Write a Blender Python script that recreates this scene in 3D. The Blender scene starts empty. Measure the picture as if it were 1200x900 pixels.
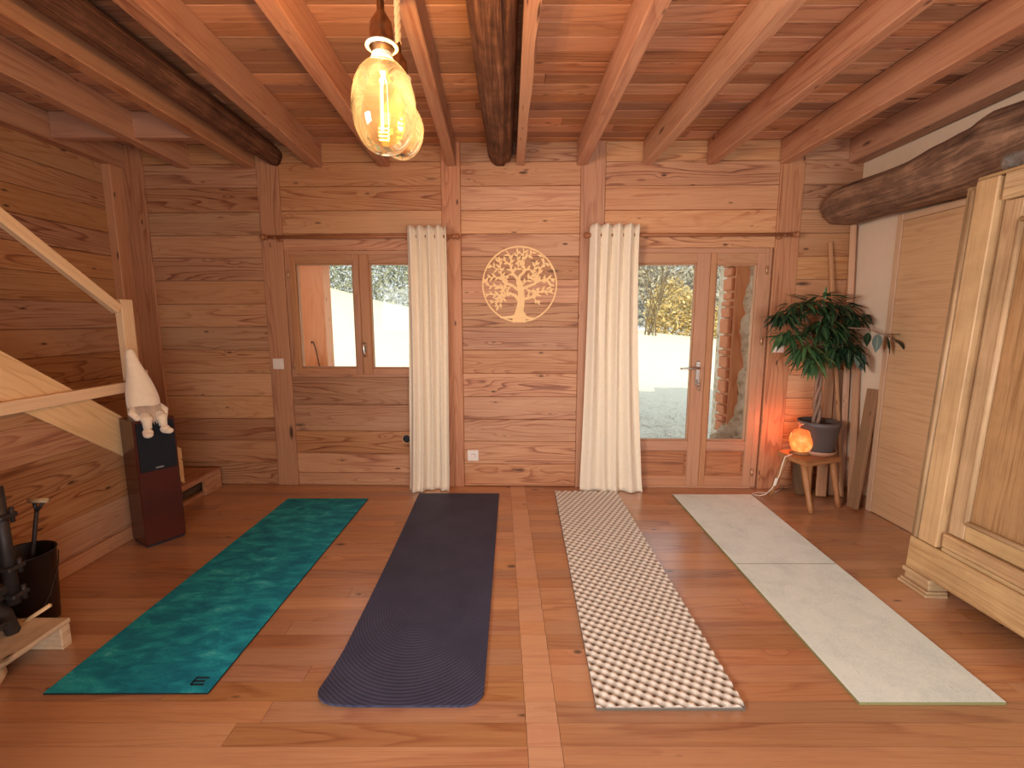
import bpy, bmesh, math, random
from mathutils import Matrix, Vector, noise as mnoise
random.seed(7)
PI = math.pi
C = bpy.context.scene.collection
D = 3.712            # back wall distance
SK = math.atan(0.0231)
H = 1.39             # eye height
CZ = 2.722           # ceiling height
BZ = 2.545           # beam underside
XL, XR = -3.09, 2.64
YF = -2.3            # wall behind the camera
WM = Matrix.Translation((0, D, 0)) @ Matrix.Rotation(-SK, 4, 'Z')   # back wall frame: x along, -y into the room

# ------------------------------------------------------------------ mesh helper
class MB:
    def __init__(s):
        s.v = []; s.f = []; s.uv = []; s.t = []; s.sm = []
    def raw(s, verts, faces, uvs=None, tint=.5, smooth=False, M=None):
        b = len(s.v)
        for p in verts:
            p = Vector(p)
            if M is not None: p = M @ p
            s.v.append(tuple(p))
        for i, f in enumerate(faces):
            s.f.append([b + k for k in f])
            s.uv.append(uvs[i] if uvs else [(verts[k][0], verts[k][1]) for k in f])
            s.t.append(tint[i] if isinstance(tint, list) else tint); s.sm.append(smooth)
    def bm(s, bm, M=None, tint=None, smooth=False, off=None, axis=0):
        """append a bmesh; uv = (along axis, across) by dominant normal"""
        if tint is None: tint = random.random()
        ou, ov = off if off else (random.random() * 40, random.random() * 40)
        bm.normal_update(); bm.verts.ensure_lookup_table(); bm.verts.index_update()
        a = axis; o = [i for i in (0, 1, 2) if i != a]
        vs = [tuple(v.co) for v in bm.verts]; fs = []; uvs = []
        for f in bm.faces:
            n = f.normal; d = max(range(3), key=lambda i: abs(n[i]))
            ids = [v.index for v in f.verts]; fs.append(ids); l = []
            for k in ids:
                p = vs[k]
                if d == a: l.append((p[o[0]] + ou, p[o[1]] + ov))
                else:
                    w = [i for i in o if i != d][0]
                    l.append((p[a] + ou, p[w] + ov + (.37 if d == o[0] else 0)))
            uvs.append(l)
        s.raw(vs, fs, uvs, tint, smooth, M); bm.free()
    def box(s, size, M=None, bev=.003, tint=None, axis=None, seg=1, smooth=False, center=(0, 0, 0)):
        b = bmesh.new(); bmesh.ops.create_cube(b, size=1)
        for v in b.verts: v.co = Vector((v.co.x * size[0] + center[0], v.co.y * size[1] + center[1], v.co.z * size[2] + center[2]))
        if bev > 0:
            bmesh.ops.bevel(b, geom=b.edges[:], offset=min(bev, min(size) * .45), segments=seg, affect='EDGES', profile=.5)
        if axis is None: axis = max(range(3), key=lambda i: size[i])
        s.bm(b, M, tint, smooth, None, axis)
    def bx(s, x0, x1, y0, y1, z0, z1, M=None, **k):
        s.box((abs(x1 - x0), abs(y1 - y0), abs(z1 - z0)), M, center=((x0 + x1) / 2, (y0 + y1) / 2, (z0 + z1) / 2), **k)
    def bar(s, p0, p1, w, t, up=(0, 0, 1), **k):
        """box from p0 to p1; t is its size along up, w across"""
        p0 = Vector(p0); p1 = Vector(p1); x = (p1 - p0); L = x.length; x.normalize()
        y = Vector(up).cross(x).normalized(); z = x.cross(y)
        M = Matrix((x, y, z)).transposed().to_4x4(); M.translation = (p0 + p1) / 2
        s.box((L, w, t), M, axis=0, **k)
    def tube(s, pts, rad, n=8, cap=True, tint=.5, smooth=True, sq=1.0, M=None):
        pts = [Vector(p) for p in pts]
        if not hasattr(rad, '__len__'): rad = [rad] * len(pts)
        t0 = (pts[1] - pts[0]).normalized()
        nrm = t0.orthogonal().normalized(); vs = []; L = 0; us = []
        for i, p in enumerate(pts):
            t = (pts[min(i + 1, len(pts) - 1)] - pts[max(i - 1, 0)]).normalized()
            nrm = (nrm - t * nrm.dot(t))
            nrm = nrm.normalized() if nrm.length > 1e-6 else t.orthogonal().normalized()
            bn = t.cross(nrm)
            if i: L += (p - pts[i - 1]).length
            us.append(L)
            for k in range(n):
                a = 2 * PI * k / n
                vs.append(p + (nrm * math.cos(a) + bn * math.sin(a) * sq) * rad[i])
        fs = []; uv = []; r0 = max(rad)
        for i in range(len(pts) - 1):
            for k in range(n):
                k2 = (k + 1) % n
                fs.append((i * n + k, i * n + k2, (i + 1) * n + k2, (i + 1) * n + k))
                c0 = k / n * 2 * PI * r0; c1 = (k + 1) / n * 2 * PI * r0
                uv.append([(us[i], c0), (us[i], c1), (us[i + 1], c1), (us[i + 1], c0)])
        if cap:
            fs.append(tuple(range(n - 1, -1, -1))); uv.append([(vs[k][1], vs[k][2]) for k in fs[-1]])
            fs.append(tuple(range((len(pts) - 1) * n, len(pts) * n))); uv.append([(vs[k][1], vs[k][2]) for k in fs[-1]])
        s.raw(vs, fs, uv, tint, smooth, M)
    def lathe(s, prof, n=24, M=None, tint=.5, smooth=True):
        vs = []; fs = []; uv = []
        for r, z in prof:
            for k in range(n):
                a = 2 * PI * k / n; vs.append((r * math.cos(a), r * math.sin(a), z))
        for i in range(len(prof) - 1):
            for k in range(n):
                k2 = (k + 1) % n
                fs.append((i * n + k, i * n + k2, (i + 1) * n + k2, (i + 1) * n + k))
                uv.append([(prof[i][1], k / n), (prof[i][1], (k + 1) / n), (prof[i + 1][1], (k + 1) / n), (prof[i + 1][1], k / n)])
        if prof[0][0] > 1e-4: fs.append(tuple(range(n - 1, -1, -1))); uv.append([(vs[k][0], vs[k][1]) for k in fs[-1]])
        if prof[-1][0] > 1e-4: fs.append(tuple(range((len(prof) - 1) * n, len(prof) * n))); uv.append([(vs[k][0], vs[k][1]) for k in fs[-1]])
        s.raw(vs, fs, uv, tint, smooth, M)
    def grid(s, nx, ny, fn, smooth=True, tint=.5, uvfn=None, M=None):
        vs = [fn(i / nx, j / ny) for j in range(ny + 1) for i in range(nx + 1)]
        fs = []; uv = []
        for j in range(ny):
            for i in range(nx):
                a = j * (nx + 1) + i; f = (a, a + 1, a + nx + 2, a + nx + 1); fs.append(f)
                q = [(i / nx, j / ny), ((i + 1) / nx, j / ny), ((i + 1) / nx, (j + 1) / ny), (i / nx, (j + 1) / ny)]
                uv.append([uvfn(*p) if uvfn else p for p in q])
        s.raw(vs, fs, uv, tint, smooth, M)
    def build(s, name, mat, parent=None, M=None, **props):
        me = bpy.data.meshes.new(name)
        me.from_pydata(s.v, [], s.f)
        ul = me.uv_layers.new(name='UVMap')
        ul.data.foreach_set('uv', [c for f in s.uv for p in f for c in p])
        at = me.attributes.new('tint', 'FLOAT', 'FACE'); at.data.foreach_set('value', s.t)
        me.polygons.foreach_set('use_smooth', s.sm)
        me.materials.append(mat); me.update()
        o = bpy.data.objects.new(name, me); C.objects.link(o)
        if parent: o.parent = parent
        if M is not None: o.matrix_local = M
        for k, v in props.items(): o[k] = v
        return o

def tag(o, label, cat, group=None):
    o['label'] = label; o['category'] = cat
    if group: o['group'] = group
    return o
def thing(name, label, cat, M, group=None):
    o = bpy.data.objects.new(name, None); C.objects.link(o); o.empty_display_size = .1
    o.matrix_world = M if isinstance(M, Matrix) else Matrix.Translation(M)
    return tag(o, label, cat, group)
def struct(o):
    o['kind'] = 'structure'; return o
T = Matrix.Translation
def RX(d): return Matrix.Rotation(math.radians(d), 4, 'X')
def RY(d): return Matrix.Rotation(math.radians(d), 4, 'Y')
def RZ(d): return Matrix.Rotation(math.radians(d), 4, 'Z')
def wall(x, y, z): return WM @ T((x, y, z))

# ------------------------------------------------------------------ materials
class NT:
    def __init__(s, name):
        m = bpy.data.materials.new(name); m.use_nodes = True; s.m = m; s.t = m.node_tree
        s.t.nodes.clear(); s.out = s.n('ShaderNodeOutputMaterial')
    def n(s, t, **k):
        n = s.t.nodes.new(t)
        for a, b in k.items(): setattr(n, a, b)
        return n
    def l(s, a, b): s.t.links.new(a, b)
    def val(s, sock, v):
        if isinstance(v, bpy.types.NodeSocket): s.l(v, sock)
        else: sock.default_value = v
    def math(s, op, a, b=0., c=None, clamp=False):
        n = s.n('ShaderNodeMath', operation=op, use_clamp=clamp); s.val(n.inputs[0], a); s.val(n.inputs[1], b)
        if c is not None: s.val(n.inputs[2], c)
        return n.outputs[0]
    def mapping(s, vec, sc=(1, 1, 1), loc=(0, 0, 0)):
        n = s.n('ShaderNodeMapping'); s.l(vec, n.inputs[0]); n.inputs['Scale'].default_value = sc; n.inputs['Location'].default_value = loc
        return n.outputs[0]
    def noise(s, vec, scale=1, detail=2, rough=.5, dist=0.):
        n = s.n('ShaderNodeTexNoise'); s.l(vec, n.inputs['Vector']); n.inputs['Scale'].default_value = scale
        n.inputs['Detail'].default_value = detail; n.inputs['Roughness'].default_value = rough; n.inputs['Distortion'].default_value = dist
        return n.outputs[0]
    def ramp(s, fac, stops):
        n = s.n('ShaderNodeValToRGB'); s.val(n.inputs[0], fac); e = n.color_ramp.elements
        while len(e) < len(stops): e.new(.5)
        for i, (p, c) in enumerate(stops):
            e[i].position = p; e[i].color = (*c, 1) if len(c) == 3 else c
        return n.outputs[0]
    def mr(s, v, a, b, c, d, clamp=True):
        n = s.n('ShaderNodeMapRange', clamp=clamp); s.val(n.inputs[0], v)
        for i, x in enumerate((a, b, c, d)): s.val(n.inputs[i + 1], x)
        return n.outputs[0]
    def mix(s, fac, a, b, mode='MIX'):
        n = s.n('ShaderNodeMix', data_type='RGBA', blend_type=mode); s.val(n.inputs[0], fac)
        for sock, v in ((n.inputs[6], a), (n.inputs[7], b)):
            if isinstance(v, bpy.types.NodeSocket): s.l(v, sock)
            else: sock.default_value = (*v, 1) if len(v) == 3 else v
        return n.outputs[2]
    def mul(s, col, fac):
        n = s.n('ShaderNodeVectorMath', operation='SCALE'); s.l(col, n.inputs[0]); s.val(n.inputs['Scale'], fac); return n.outputs[0]
    def attr(s, name='tint'):
        n = s.n('ShaderNodeAttribute', attribute_name=name); return n.outputs['Fac']
    def tc(s, which='Object'):
        n = s.n('ShaderNodeTexCoord'); return n.outputs[which]
    def bump(s, h, strength=.3, dist=.002):
        n = s.n('ShaderNodeBump'); n.inputs['Strength'].default_value = strength; n.inputs['Distance'].default_value = dist
        s.l(h, n.inputs['Height']); return n.outputs[0]
    def bsdf(s, col, rough=.5, normal=None, metal=0, spec=.5, **k):
        p = s.n('ShaderNodeBsdfPrincipled')
        if isinstance(col, bpy.types.NodeSocket): s.l(col, p.inputs['Base Color'])
        else: p.inputs['Base Color'].default_value = (*col, 1)
        s.val(p.inputs['Roughness'], rough); p.inputs['Metallic'].default_value = metal; p.inputs['Specular IOR Level'].default_value = spec
        if normal: s.l(normal, p.inputs['Normal'])
        for a, b in k.items():
            s.val(p.inputs[a.replace('_', ' ')], b)
        s.l(p.outputs[0], s.out.inputs[0]); return p

def srgb(r, g, b):
    f = lambda c: c / 12.92 if c <= .04045 else ((c + .055) / 1.055) ** 2.4
    return (f(r / 255), f(g / 255), f(b / 255))

def pine(name, light, mid, dark, rings=11., rough=.5, knots=.62, contrast=1., tvar=(.75, 1.2), grain=1., spec=.4, bump=.25, us=.42, vs=5.2, dirt=0., wear=0., pale=0., coat=0., kx=1.5, ky=5.5, kn2t=.58):
    """sawn softwood: cathedral rings from contour lines of a stretched noise, fibres and knots, along UV.x"""
    N = NT(name); uv = N.tc('UV'); tint = N.attr()
    kv = N.n('ShaderNodeTexVoronoi', feature='F1'); N.l(N.mapping(uv, (kx, ky, 1)), kv.inputs['Vector']); kv.inputs['Scale'].default_value = 1.
    sel = N.n('ShaderNodeSeparateColor'); N.l(kv.outputs['Color'], sel.inputs[0])
    on = N.math('GREATER_THAN', sel.outputs[0], knots)
    size = N.mr(sel.outputs[1], 0, 1, .5, 1.15)
    kd = N.math('DIVIDE', kv.outputs['Distance'], size)
    kn = N.math('MULTIPLY', N.mr(kd, .05, .115, 1, 0), on)
    kh = N.math('MULTIPLY', N.mr(kd, .04, .45, 1, 0), on)
    kv2 = N.n('ShaderNodeTexVoronoi', feature='F1'); N.l(N.mapping(uv, (4.5, 13, 1), (3.3, 1.7, 0)), kv2.inputs['Vector']); kv2.inputs['Scale'].default_value = 1.
    sel2 = N.n('ShaderNodeSeparateColor'); N.l(kv2.outputs['Color'], sel2.inputs[0])
    on2 = N.math('GREATER_THAN', sel2.outputs[0], (kn2t if knots < 1.5 else 1.5))
    kn2 = N.math('MULTIPLY', N.mr(kv2.outputs['Distance'], .05, .13, 1, 0), on2)
    kh2 = N.math('MULTIPLY', N.mr(kv2.outputs['Distance'], .03, .5, 1, 0), on2)
    n1 = N.noise(N.mapping(uv, (us, vs, 1)), 1, 1.6, .42, .12)
    n1 = N.math('ADD', n1, N.math('MULTIPLY', N.math('POWER', kh, 2.), .12))
    n1 = N.math('ADD', n1, N.math('MULTIPLY', N.math('POWER', kh2, 2.), .05))
    jit = N.noise(N.mapping(uv, (3, 40, 1)), 1, 2, .5)
    ring = N.math('FRACT', N.math('ADD', N.math('MULTIPLY', n1, rings * 2.2), N.math('MULTIPLY', jit, .5)))
    ringa = N.ramp(ring, [(0, (.2, .2, .2)), (.6, (.34, .34, .34)), (.88, (1, 1, 1)), (1, (.2, .2, .2))])
    vary = N.mr(N.noise(N.mapping(uv, (.5, 3, 1), (11, 5, 0)), 1, 1, .5), .38, .62, .25, 1.15)
    ringv = N.math('MULTIPLY', ringa, vary)
    fib = N.noise(N.mapping(uv, (5, 190, 1)), 1, 2, .6)
    big = N.noise(N.mapping(uv, (.8, 2.5, 1), (7, 3, 0)), 1, 2, .5)
    stk = N.noise(N.mapping(uv, (1.6, 55, 1), (2, 9, 0)), 1, 3, .6)
    kn = N.math('MAXIMUM', kn, kn2)
    fac = N.math('ADD', N.math('MULTIPLY', ringv, .72 * contrast), N.math('MULTIPLY', N.math('SUBTRACT', fib, .5), .6 * grain))
    fac = N.math('ADD', fac, N.math('MULTIPLY', N.math('SUBTRACT', stk, .5), .75 * grain))
    fac = N.math('ADD', fac, N.math('MULTIPLY', N.math('SUBTRACT', big, .5), .5), clamp=True)
    col = N.ramp(fac, [(.0, light), (.45, mid), (1., dark)])
    col = N.mul(col, N.mr(tint, 0, 1, tvar[0], tvar[1], clamp=False))
    hue = N.n('ShaderNodeHueSaturation'); N.l(col, hue.inputs['Color'])
    N.l(N.mr(N.math('FRACT', N.math('MULTIPLY', tint, 7.31)), 0, 1, .496, .504), hue.inputs['Hue'])
    N.l(N.mr(N.math('FRACT', N.math('MULTIPLY', tint, 3.77)), 0, 1, .92, 1.05), hue.inputs['Saturation'])
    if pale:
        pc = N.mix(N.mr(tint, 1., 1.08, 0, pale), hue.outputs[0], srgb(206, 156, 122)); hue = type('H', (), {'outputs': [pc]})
    col = N.mix(N.math('MULTIPLY', kn, .88), hue.outputs[0], tuple(c * .28 for c in dark))
    if dirt:
        dn = N.mr(N.noise(N.tc('Object'), 2.2, 5, .65), .42, .72, 0, dirt)
        col = N.mix(dn, col, tuple(c * .35 for c in dark))
    rg = N.mr(fib, .3, .7, rough - .08, rough + .1)
    if wear:
        rg = N.math('ADD', rg, N.math('MULTIPLY', N.math('SUBTRACT', N.noise(N.tc('Object'), 3., 3), .5), wear))
    h = N.math('SUBTRACT', N.math('MULTIPLY', fib, .5), N.math('MULTIPLY', ringv, .35))
    N.bsdf(col, rg, N.bump(h, bump, .002), spec=spec, Coat_Weight=coat, Coat_Roughness=.25, Coat_IOR=1.75)
    return N.m

M = {}
M['wall'] = pine('pine_wall', srgb(202, 150, 106), srgb(176, 116, 76), srgb(110, 60, 42), rings=10, rough=.55, knots=.66, tvar=(.74, 1.14))
M['ceil'] = pine('pine_ceiling', srgb(200, 144, 104), srgb(170, 112, 78), srgb(102, 56, 40), rings=6, rough=.55, knots=.6, contrast=.8, tvar=(.62, 1.2))
M['beam'] = pine('pine_beam', srgb(192, 140, 106), srgb(164, 106, 76), srgb(112, 62, 46), rings=5, rough=.55, knots=.72, contrast=.6, tvar=(.85, 1.1), us=.35, vs=5)
M['post'] = pine('pine_post', srgb(194, 138, 98), srgb(170, 112, 78), srgb(118, 66, 48), rings=7, rough=.55, knots=.68, contrast=.8, tvar=(.88, 1.08))
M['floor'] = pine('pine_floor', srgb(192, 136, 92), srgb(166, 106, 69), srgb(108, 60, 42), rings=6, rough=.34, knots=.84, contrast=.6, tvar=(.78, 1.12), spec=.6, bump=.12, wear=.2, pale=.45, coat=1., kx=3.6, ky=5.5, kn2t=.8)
M['frame'] = pine('window_wood', srgb(186, 134, 96), srgb(166, 112, 78), srgb(120, 74, 52), rings=6, rough=.42, knots=2, contrast=.6, tvar=(.9, 1.08))
M['panel'] = pine('panel_wood', srgb(184, 126, 88), srgb(156, 98, 68), srgb(104, 58, 44), rings=9, rough=.42, knots=2, contrast=1.1, tvar=(.8, 1.1))
M['stair'] = pine('stair_wood', srgb(238, 200, 152), srgb(222, 178, 130), srgb(184, 134, 92), rings=7, rough=.5, knots=.9, contrast=.55, tvar=(.92, 1.06))
M['plank'] = pine('loose_plank', srgb(196, 148, 108), srgb(172, 122, 86), srgb(126, 82, 56), rings=6, rough=.6, knots=.75, contrast=.6, tvar=(.5, 1.2))
M['oak'] = pine('armoire_oak', srgb(204, 168, 120), srgb(178, 138, 94), srgb(120, 82, 54), rings=9, rough=.45, knots=2, contrast=.55, tvar=(.86, 1.1), grain=1.3, us=.4, vs=6, dirt=.35)
M['oakpanel'] = pine('armoire_panel_oak', srgb(178, 138, 98), srgb(154, 114, 76), srgb(108, 74, 50), rings=6, rough=.45, knots=2, contrast=.45, tvar=(.9, 1.1), grain=1.9, us=.3, vs=9, dirt=.4)
M['veneer'] = pine('closet_veneer', srgb(212, 172, 132), srgb(194, 150, 112), srgb(152, 106, 74), rings=5, rough=.5, knots=2, contrast=.35, tvar=(1, 1), grain=1.6, us=.7, vs=9)
M['pallet'] = pine('pallet_wood', srgb(216, 186, 150), srgb(188, 154, 118), srgb(110, 80, 60), rings=6, rough=.75, knots=.7, contrast=.7, dirt=.7)
M['porch'] = pine('porch_post', srgb(240, 176, 134), srgb(224, 150, 108), srgb(176, 104, 74), rings=6, rough=.7, knots=.7, contrast=.6)
M['stool'] = pine('stool_wood', srgb(172, 118, 78), srgb(140, 92, 62), srgb(86, 54, 38), rings=6, rough=.5, knots=.8, contrast=.7, tvar=(.9, 1.05))
M['cutwood'] = pine('birch_ply', srgb(246, 206, 150), srgb(238, 194, 138), srgb(222, 172, 118), rings=3, rough=.6, knots=2, contrast=.2, tvar=(1, 1), bump=.05)
M['rod'] = pine('rod_wood', srgb(160, 104, 70), srgb(140, 88, 60), srgb(100, 60, 42), rings=4, rough=.4, knots=2, contrast=.4)

def bark(name, c0, c1, c2):
    N = NT(name); uv = N.tc('UV'); ob = N.tc('Object')
    a = N.noise(N.mapping(uv, (2.2, 34, 1)), 1, 6, .7, .9); b = N.noise(ob, 9, 4, .6)
    col = N.ramp(N.math('ADD', N.math('MULTIPLY', a, .7), N.math('MULTIPLY', b, .3)), [(.3, c0), (.5, c1), (.72, c2)])
    N.bsdf(col, .7, N.bump(a, .9, .012), spec=.3); return N.m
M['log'] = bark('old_log', srgb(32, 19, 15), srgb(106, 68, 48), srgb(172, 122, 88))
M['oldbeam'] = bark('old_beam', srgb(44, 30, 24), srgb(124, 92, 72), srgb(196, 154, 120))

def plain(name, col, rough=.5, metal=0, nscale=0, namt=.15, bump=0., spec=.5, **k):
    N = NT(name); c = col; nm = None
    if nscale:
        n = N.noise(N.tc('Object'), nscale, 4, .6)
        c = N.mix(n, tuple(x * (1 - namt) for x in col), tuple(min(1, x * (1 + namt)) for x in col))
        if bump: nm = N.bump(n, bump, .004)
    N.bsdf(c, rough, nm, metal, spec, **k); return N.m
M['plaster'] = plain('white_plaster', srgb(228, 204, 176), .9, nscale=14, namt=.06, bump=.25)
M['white'] = plain('white_plastic', srgb(236, 222, 208), .35)
M['blackmetal'] = plain('cast_iron', srgb(58, 50, 48), .55, .5, nscale=30, namt=.4, bump=.3)
M['bucket'] = plain('black_enamel', srgb(26, 22, 22), .3, .3, nscale=18, namt=.3)
M['dark'] = plain('black_hole', (.006, .006, .012), .6)
M['chrome'] = plain('brushed_metal', (.62, .58, .54), .28, 1)
M['brass'] = plain('aged_brass', (.34, .2, .1), .32, 1, nscale=40, namt=.3)
M['ceramic'] = plain('cream_ceramic', srgb(240, 222, 190), .3)
M['grey_pot'] = plain('grey_pot', srgb(92, 80, 76), .5, nscale=12, namt=.08)
M['saucer'] = plain('saucer', srgb(190, 140, 108), .5)
M['soil'] = plain('soil', srgb(52, 36, 28), .95, nscale=60, namt=.5, bump=.6)
M['trunk'] = plain('plant_trunk', srgb(140, 108, 88), .75, nscale=50, namt=.3, bump=.4)
M['cable'] = plain('white_cable', srgb(232, 216, 196), .4)
M['hinge'] = plain('hinge_metal', srgb(200, 160, 124), .35, .6)
M['mahogany'] = plain('speaker_cabinet', srgb(74, 30, 24), .22, nscale=6, namt=.2)
M['grille'] = plain('speaker_grille', srgb(20, 22, 30), .9, nscale=300, namt=.3)
M['badge'] = plain('speaker_badge', srgb(150, 150, 150), .4, .5)
M['logo'] = plain('mat_mark', srgb(8, 40, 46), .7)
M['matbrown'] = plain('coir_mat', srgb(78, 58, 40), .95, nscale=90, namt=.6, bump=.7)

def cloth(name, col, weave=900, transl=0., var=.06, sheen=.3):
    N = NT(name); uv = N.tc('UV'); ob = N.tc('Object')
    w = N.n('ShaderNodeTexWave', wave_type='BANDS'); N.l(N.mapping(ob, (1, 1, 1)), w.inputs[0]); w.inputs['Scale'].default_value = weave / 6
    n = N.noise(ob, 35, 4, .6)
    c = N.mix(n, tuple(x * (1 - var) for x in col), tuple(min(1, x * (1 + var)) for x in col))
    p = N.bsdf(c, .9, N.bump(n, .35, .003), spec=.15, Sheen_Weight=sheen)
    if transl:
        t = N.n('ShaderNodeBsdfTranslucent'); N.l(c, t.inputs[0]); m = N.n('ShaderNodeMixShader'); m.inputs[0].default_value = transl
        N.l(p.outputs[0], m.inputs[1]); N.l(t.outputs[0], m.inputs[2]); N.l(m.outputs[0], N.out.inputs[0])
    return N.m
M['curtain'] = cloth('cream_curtain', srgb(250, 234, 208), 900, .18)
M['plush'] = cloth('white_plush', srgb(244, 224, 196), 300, 0, .12, .8)
M['beard'] = cloth('grey_beard', srgb(196, 170, 146), 300, 0, .25, .8)
M['rope'] = cloth('rope', srgb(224, 178, 124), 400, 0, .3)

# yoga mats
N = NT('teal_mat'); ob = N.tc('Object')
a = N.noise(N.mapping(ob, (7, 16, 1)), 1, 4, .6, .6); b = N.noise(N.mapping(ob, (1.6, 2.4, 1)), 1, 2); fz = N.noise(ob, 260, 2)
f = N.math('ADD', N.math('MULTIPLY', a, .75), N.math('MULTIPLY', b, .25)); f = N.math('ADD', f, N.math('MULTIPLY', N.math('SUBTRACT', fz, .5), .25))
col = N.ramp(f, [(.32, srgb(8, 104, 130)), (.48, srgb(16, 134, 156)), (.6, srgb(34, 168, 180)), (.74, srgb(120, 214, 210))])
lines = N.n('ShaderNodeSeparateXYZ'); N.l(ob, lines.inputs[0])
col = N.mix(N.attr(), col, (.008, .012, .014))
N.bsdf(col, .75, N.bump(fz, .3, .001), spec=.3); M['teal'] = N.m

N = NT('navy_mat'); ob = N.tc('Object'); s3 = N.n('ShaderNodeSeparateXYZ'); N.l(ob, s3.inputs[0])
dx = N.math('SUBTRACT', s3.outputs[0], -.02); dy = N.math('MULTIPLY', N.math('SUBTRACT', s3.outputs[1], .62), .72)
r = N.math('SQRT', N.math('ADD', N.math('MULTIPLY', dx, dx), N.math('MULTIPLY', dy, dy)))
rg = N.math('SINE', N.math('MULTIPLY', r, 520.))
near = N.mr(s3.outputs[1], .5, .85, 1, 0)
rg2 = N.math('MULTIPLY', rg, near)
n = N.noise(ob, 5, 4, .6); fz = N.noise(ob, 240, 2)
col = N.ramp(N.math('ADD', N.math('MULTIPLY', n, .7), N.math('MULTIPLY', fz, .3)), [(.3, srgb(52, 56, 78)), (.7, srgb(76, 78, 102))])
col = N.mix(N.mr(rg2, -1, 1, .55, 0), col, srgb(30, 32, 48))
hgt = N.math('ADD', rg2, N.math('MULTIPLY', fz, .5))
N.bsdf(col, .62, N.bump(hgt, .35, .0015), spec=.35); M['navy'] = N.m

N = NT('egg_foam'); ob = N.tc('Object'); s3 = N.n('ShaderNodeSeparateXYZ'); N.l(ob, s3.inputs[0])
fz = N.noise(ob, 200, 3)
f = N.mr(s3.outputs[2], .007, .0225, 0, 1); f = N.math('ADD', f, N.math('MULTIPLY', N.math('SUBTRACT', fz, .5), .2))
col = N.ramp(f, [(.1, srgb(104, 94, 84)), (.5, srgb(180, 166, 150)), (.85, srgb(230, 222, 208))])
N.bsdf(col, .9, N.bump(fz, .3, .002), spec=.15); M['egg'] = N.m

N = NT('foam_board'); ob = N.tc('Object'); n = N.noise(ob, 6, 6, .7, .5); fz = N.noise(ob, 120, 3)
sc = N.noise(N.mapping(ob, (16, 2.4, 1)), 1, 6, .75, 1.5)
col = N.ramp(N.math('ADD', N.math('MULTIPLY', n, .6), N.math('MULTIPLY', fz, .4)), [(.32, srgb(206, 218, 212)), (.5, srgb(226, 238, 230)), (.7, srgb(240, 248, 240))])
col = N.mix(N.mr(sc, .64, .72, 0, .5), col, srgb(110, 112, 106))
col = N.mix(N.attr(), col, srgb(132, 130, 84))
N.bsdf(col, .7, N.bump(N.math('ADD', n, sc), .3, .004), spec=.3); M['foam'] = N.m

# glass
def glass(name, tint, refl=.08, transl=0., rough=.02, emit=None):
    N = NT(name); t = N.n('ShaderNodeBsdfTransparent'); t.inputs[0].default_value = (*tint, 1)
    g = N.n('ShaderNodeBsdfGlossy'); g.inputs['Roughness'].default_value = rough
    fr = N.n('ShaderNodeFresnel'); fr.inputs[0].default_value = 1.45
    m = N.n('ShaderNodeMixShader'); N.l(N.math('MULTIPLY', fr.outputs[0], refl), m.inputs[0]); N.l(t.outputs[0], m.inputs[1]); N.l(g.outputs[0], m.inputs[2]); last = m
    if transl:
        d = N.n('ShaderNodeBsdfTranslucent'); d.inputs[0].default_value = (*tint, 1); k = N.n('ShaderNodeMixShader')
        N.l(N.mr(N.noise(N.tc('Object'), 16, 4), .3, .75, transl * .3, transl * 1.9), k.inputs[0]); N.l(m.outputs[0], k.inputs[1]); N.l(d.outputs[0], k.inputs[2]); last = k
    N.l(last.outputs[0], N.out.inputs[0]); return N.m
M['pane'] = glass('window_pane', (.97, .98, .97), .2)
M['amber'] = glass('amber_bulb_glass', (1., .68, .30), 1., .018)
M['jar'] = glass('clear_glass', (.96, .96, .93), 1., .3)
def emis(name, col, st):
    N = NT(name); e = N.n('ShaderNodeEmission'); e.inputs[0].default_value = (*col, 1); e.inputs[1].default_value = st; N.l(e.outputs[0], N.out.inputs[0]); return N.m
M['filament'] = emis('filament_glow', (1., .6, .22), 14)

N = NT('salt_crystal'); ob = N.tc('Object'); n = N.noise(ob, 16, 5, .6)
s3 = N.n('ShaderNodeSeparateXYZ'); N.l(ob, s3.inputs[0])
col = N.ramp(N.math('ADD', N.math('MULTIPLY', n, .7), N.mr(s3.outputs[2], 0, .18, .22, .05)), [(.3, (.8, .11, .025)), (.5, (1, .24, .05)), (.68, (1, .45, .13))])
p = N.bsdf(col, .5, N.bump(n, .4, .004)); N.l(col, p.inputs['Emission Color']); p.inputs['Emission Strength'].default_value = .95; M['salt'] = N.m

N = NT('ficus_leaf'); uv = N.tc('UV'); s3 = N.n('ShaderNodeSeparateXYZ'); N.l(uv, s3.inputs[0]); ti = N.attr()
col = N.ramp(ti, [(0, srgb(22, 44, 28)), (.6, srgb(48, 80, 44)), (1, srgb(110, 136, 82))])
rib = N.mr(N.math('ABSOLUTE', N.math('SUBTRACT', s3.outputs[1], .5)), 0, .08, .35, 0)
col = N.mix(rib, col, srgb(140, 160, 104))
N.bsdf(col, .42, spec=.4); M['leaf'] = N.m

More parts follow.
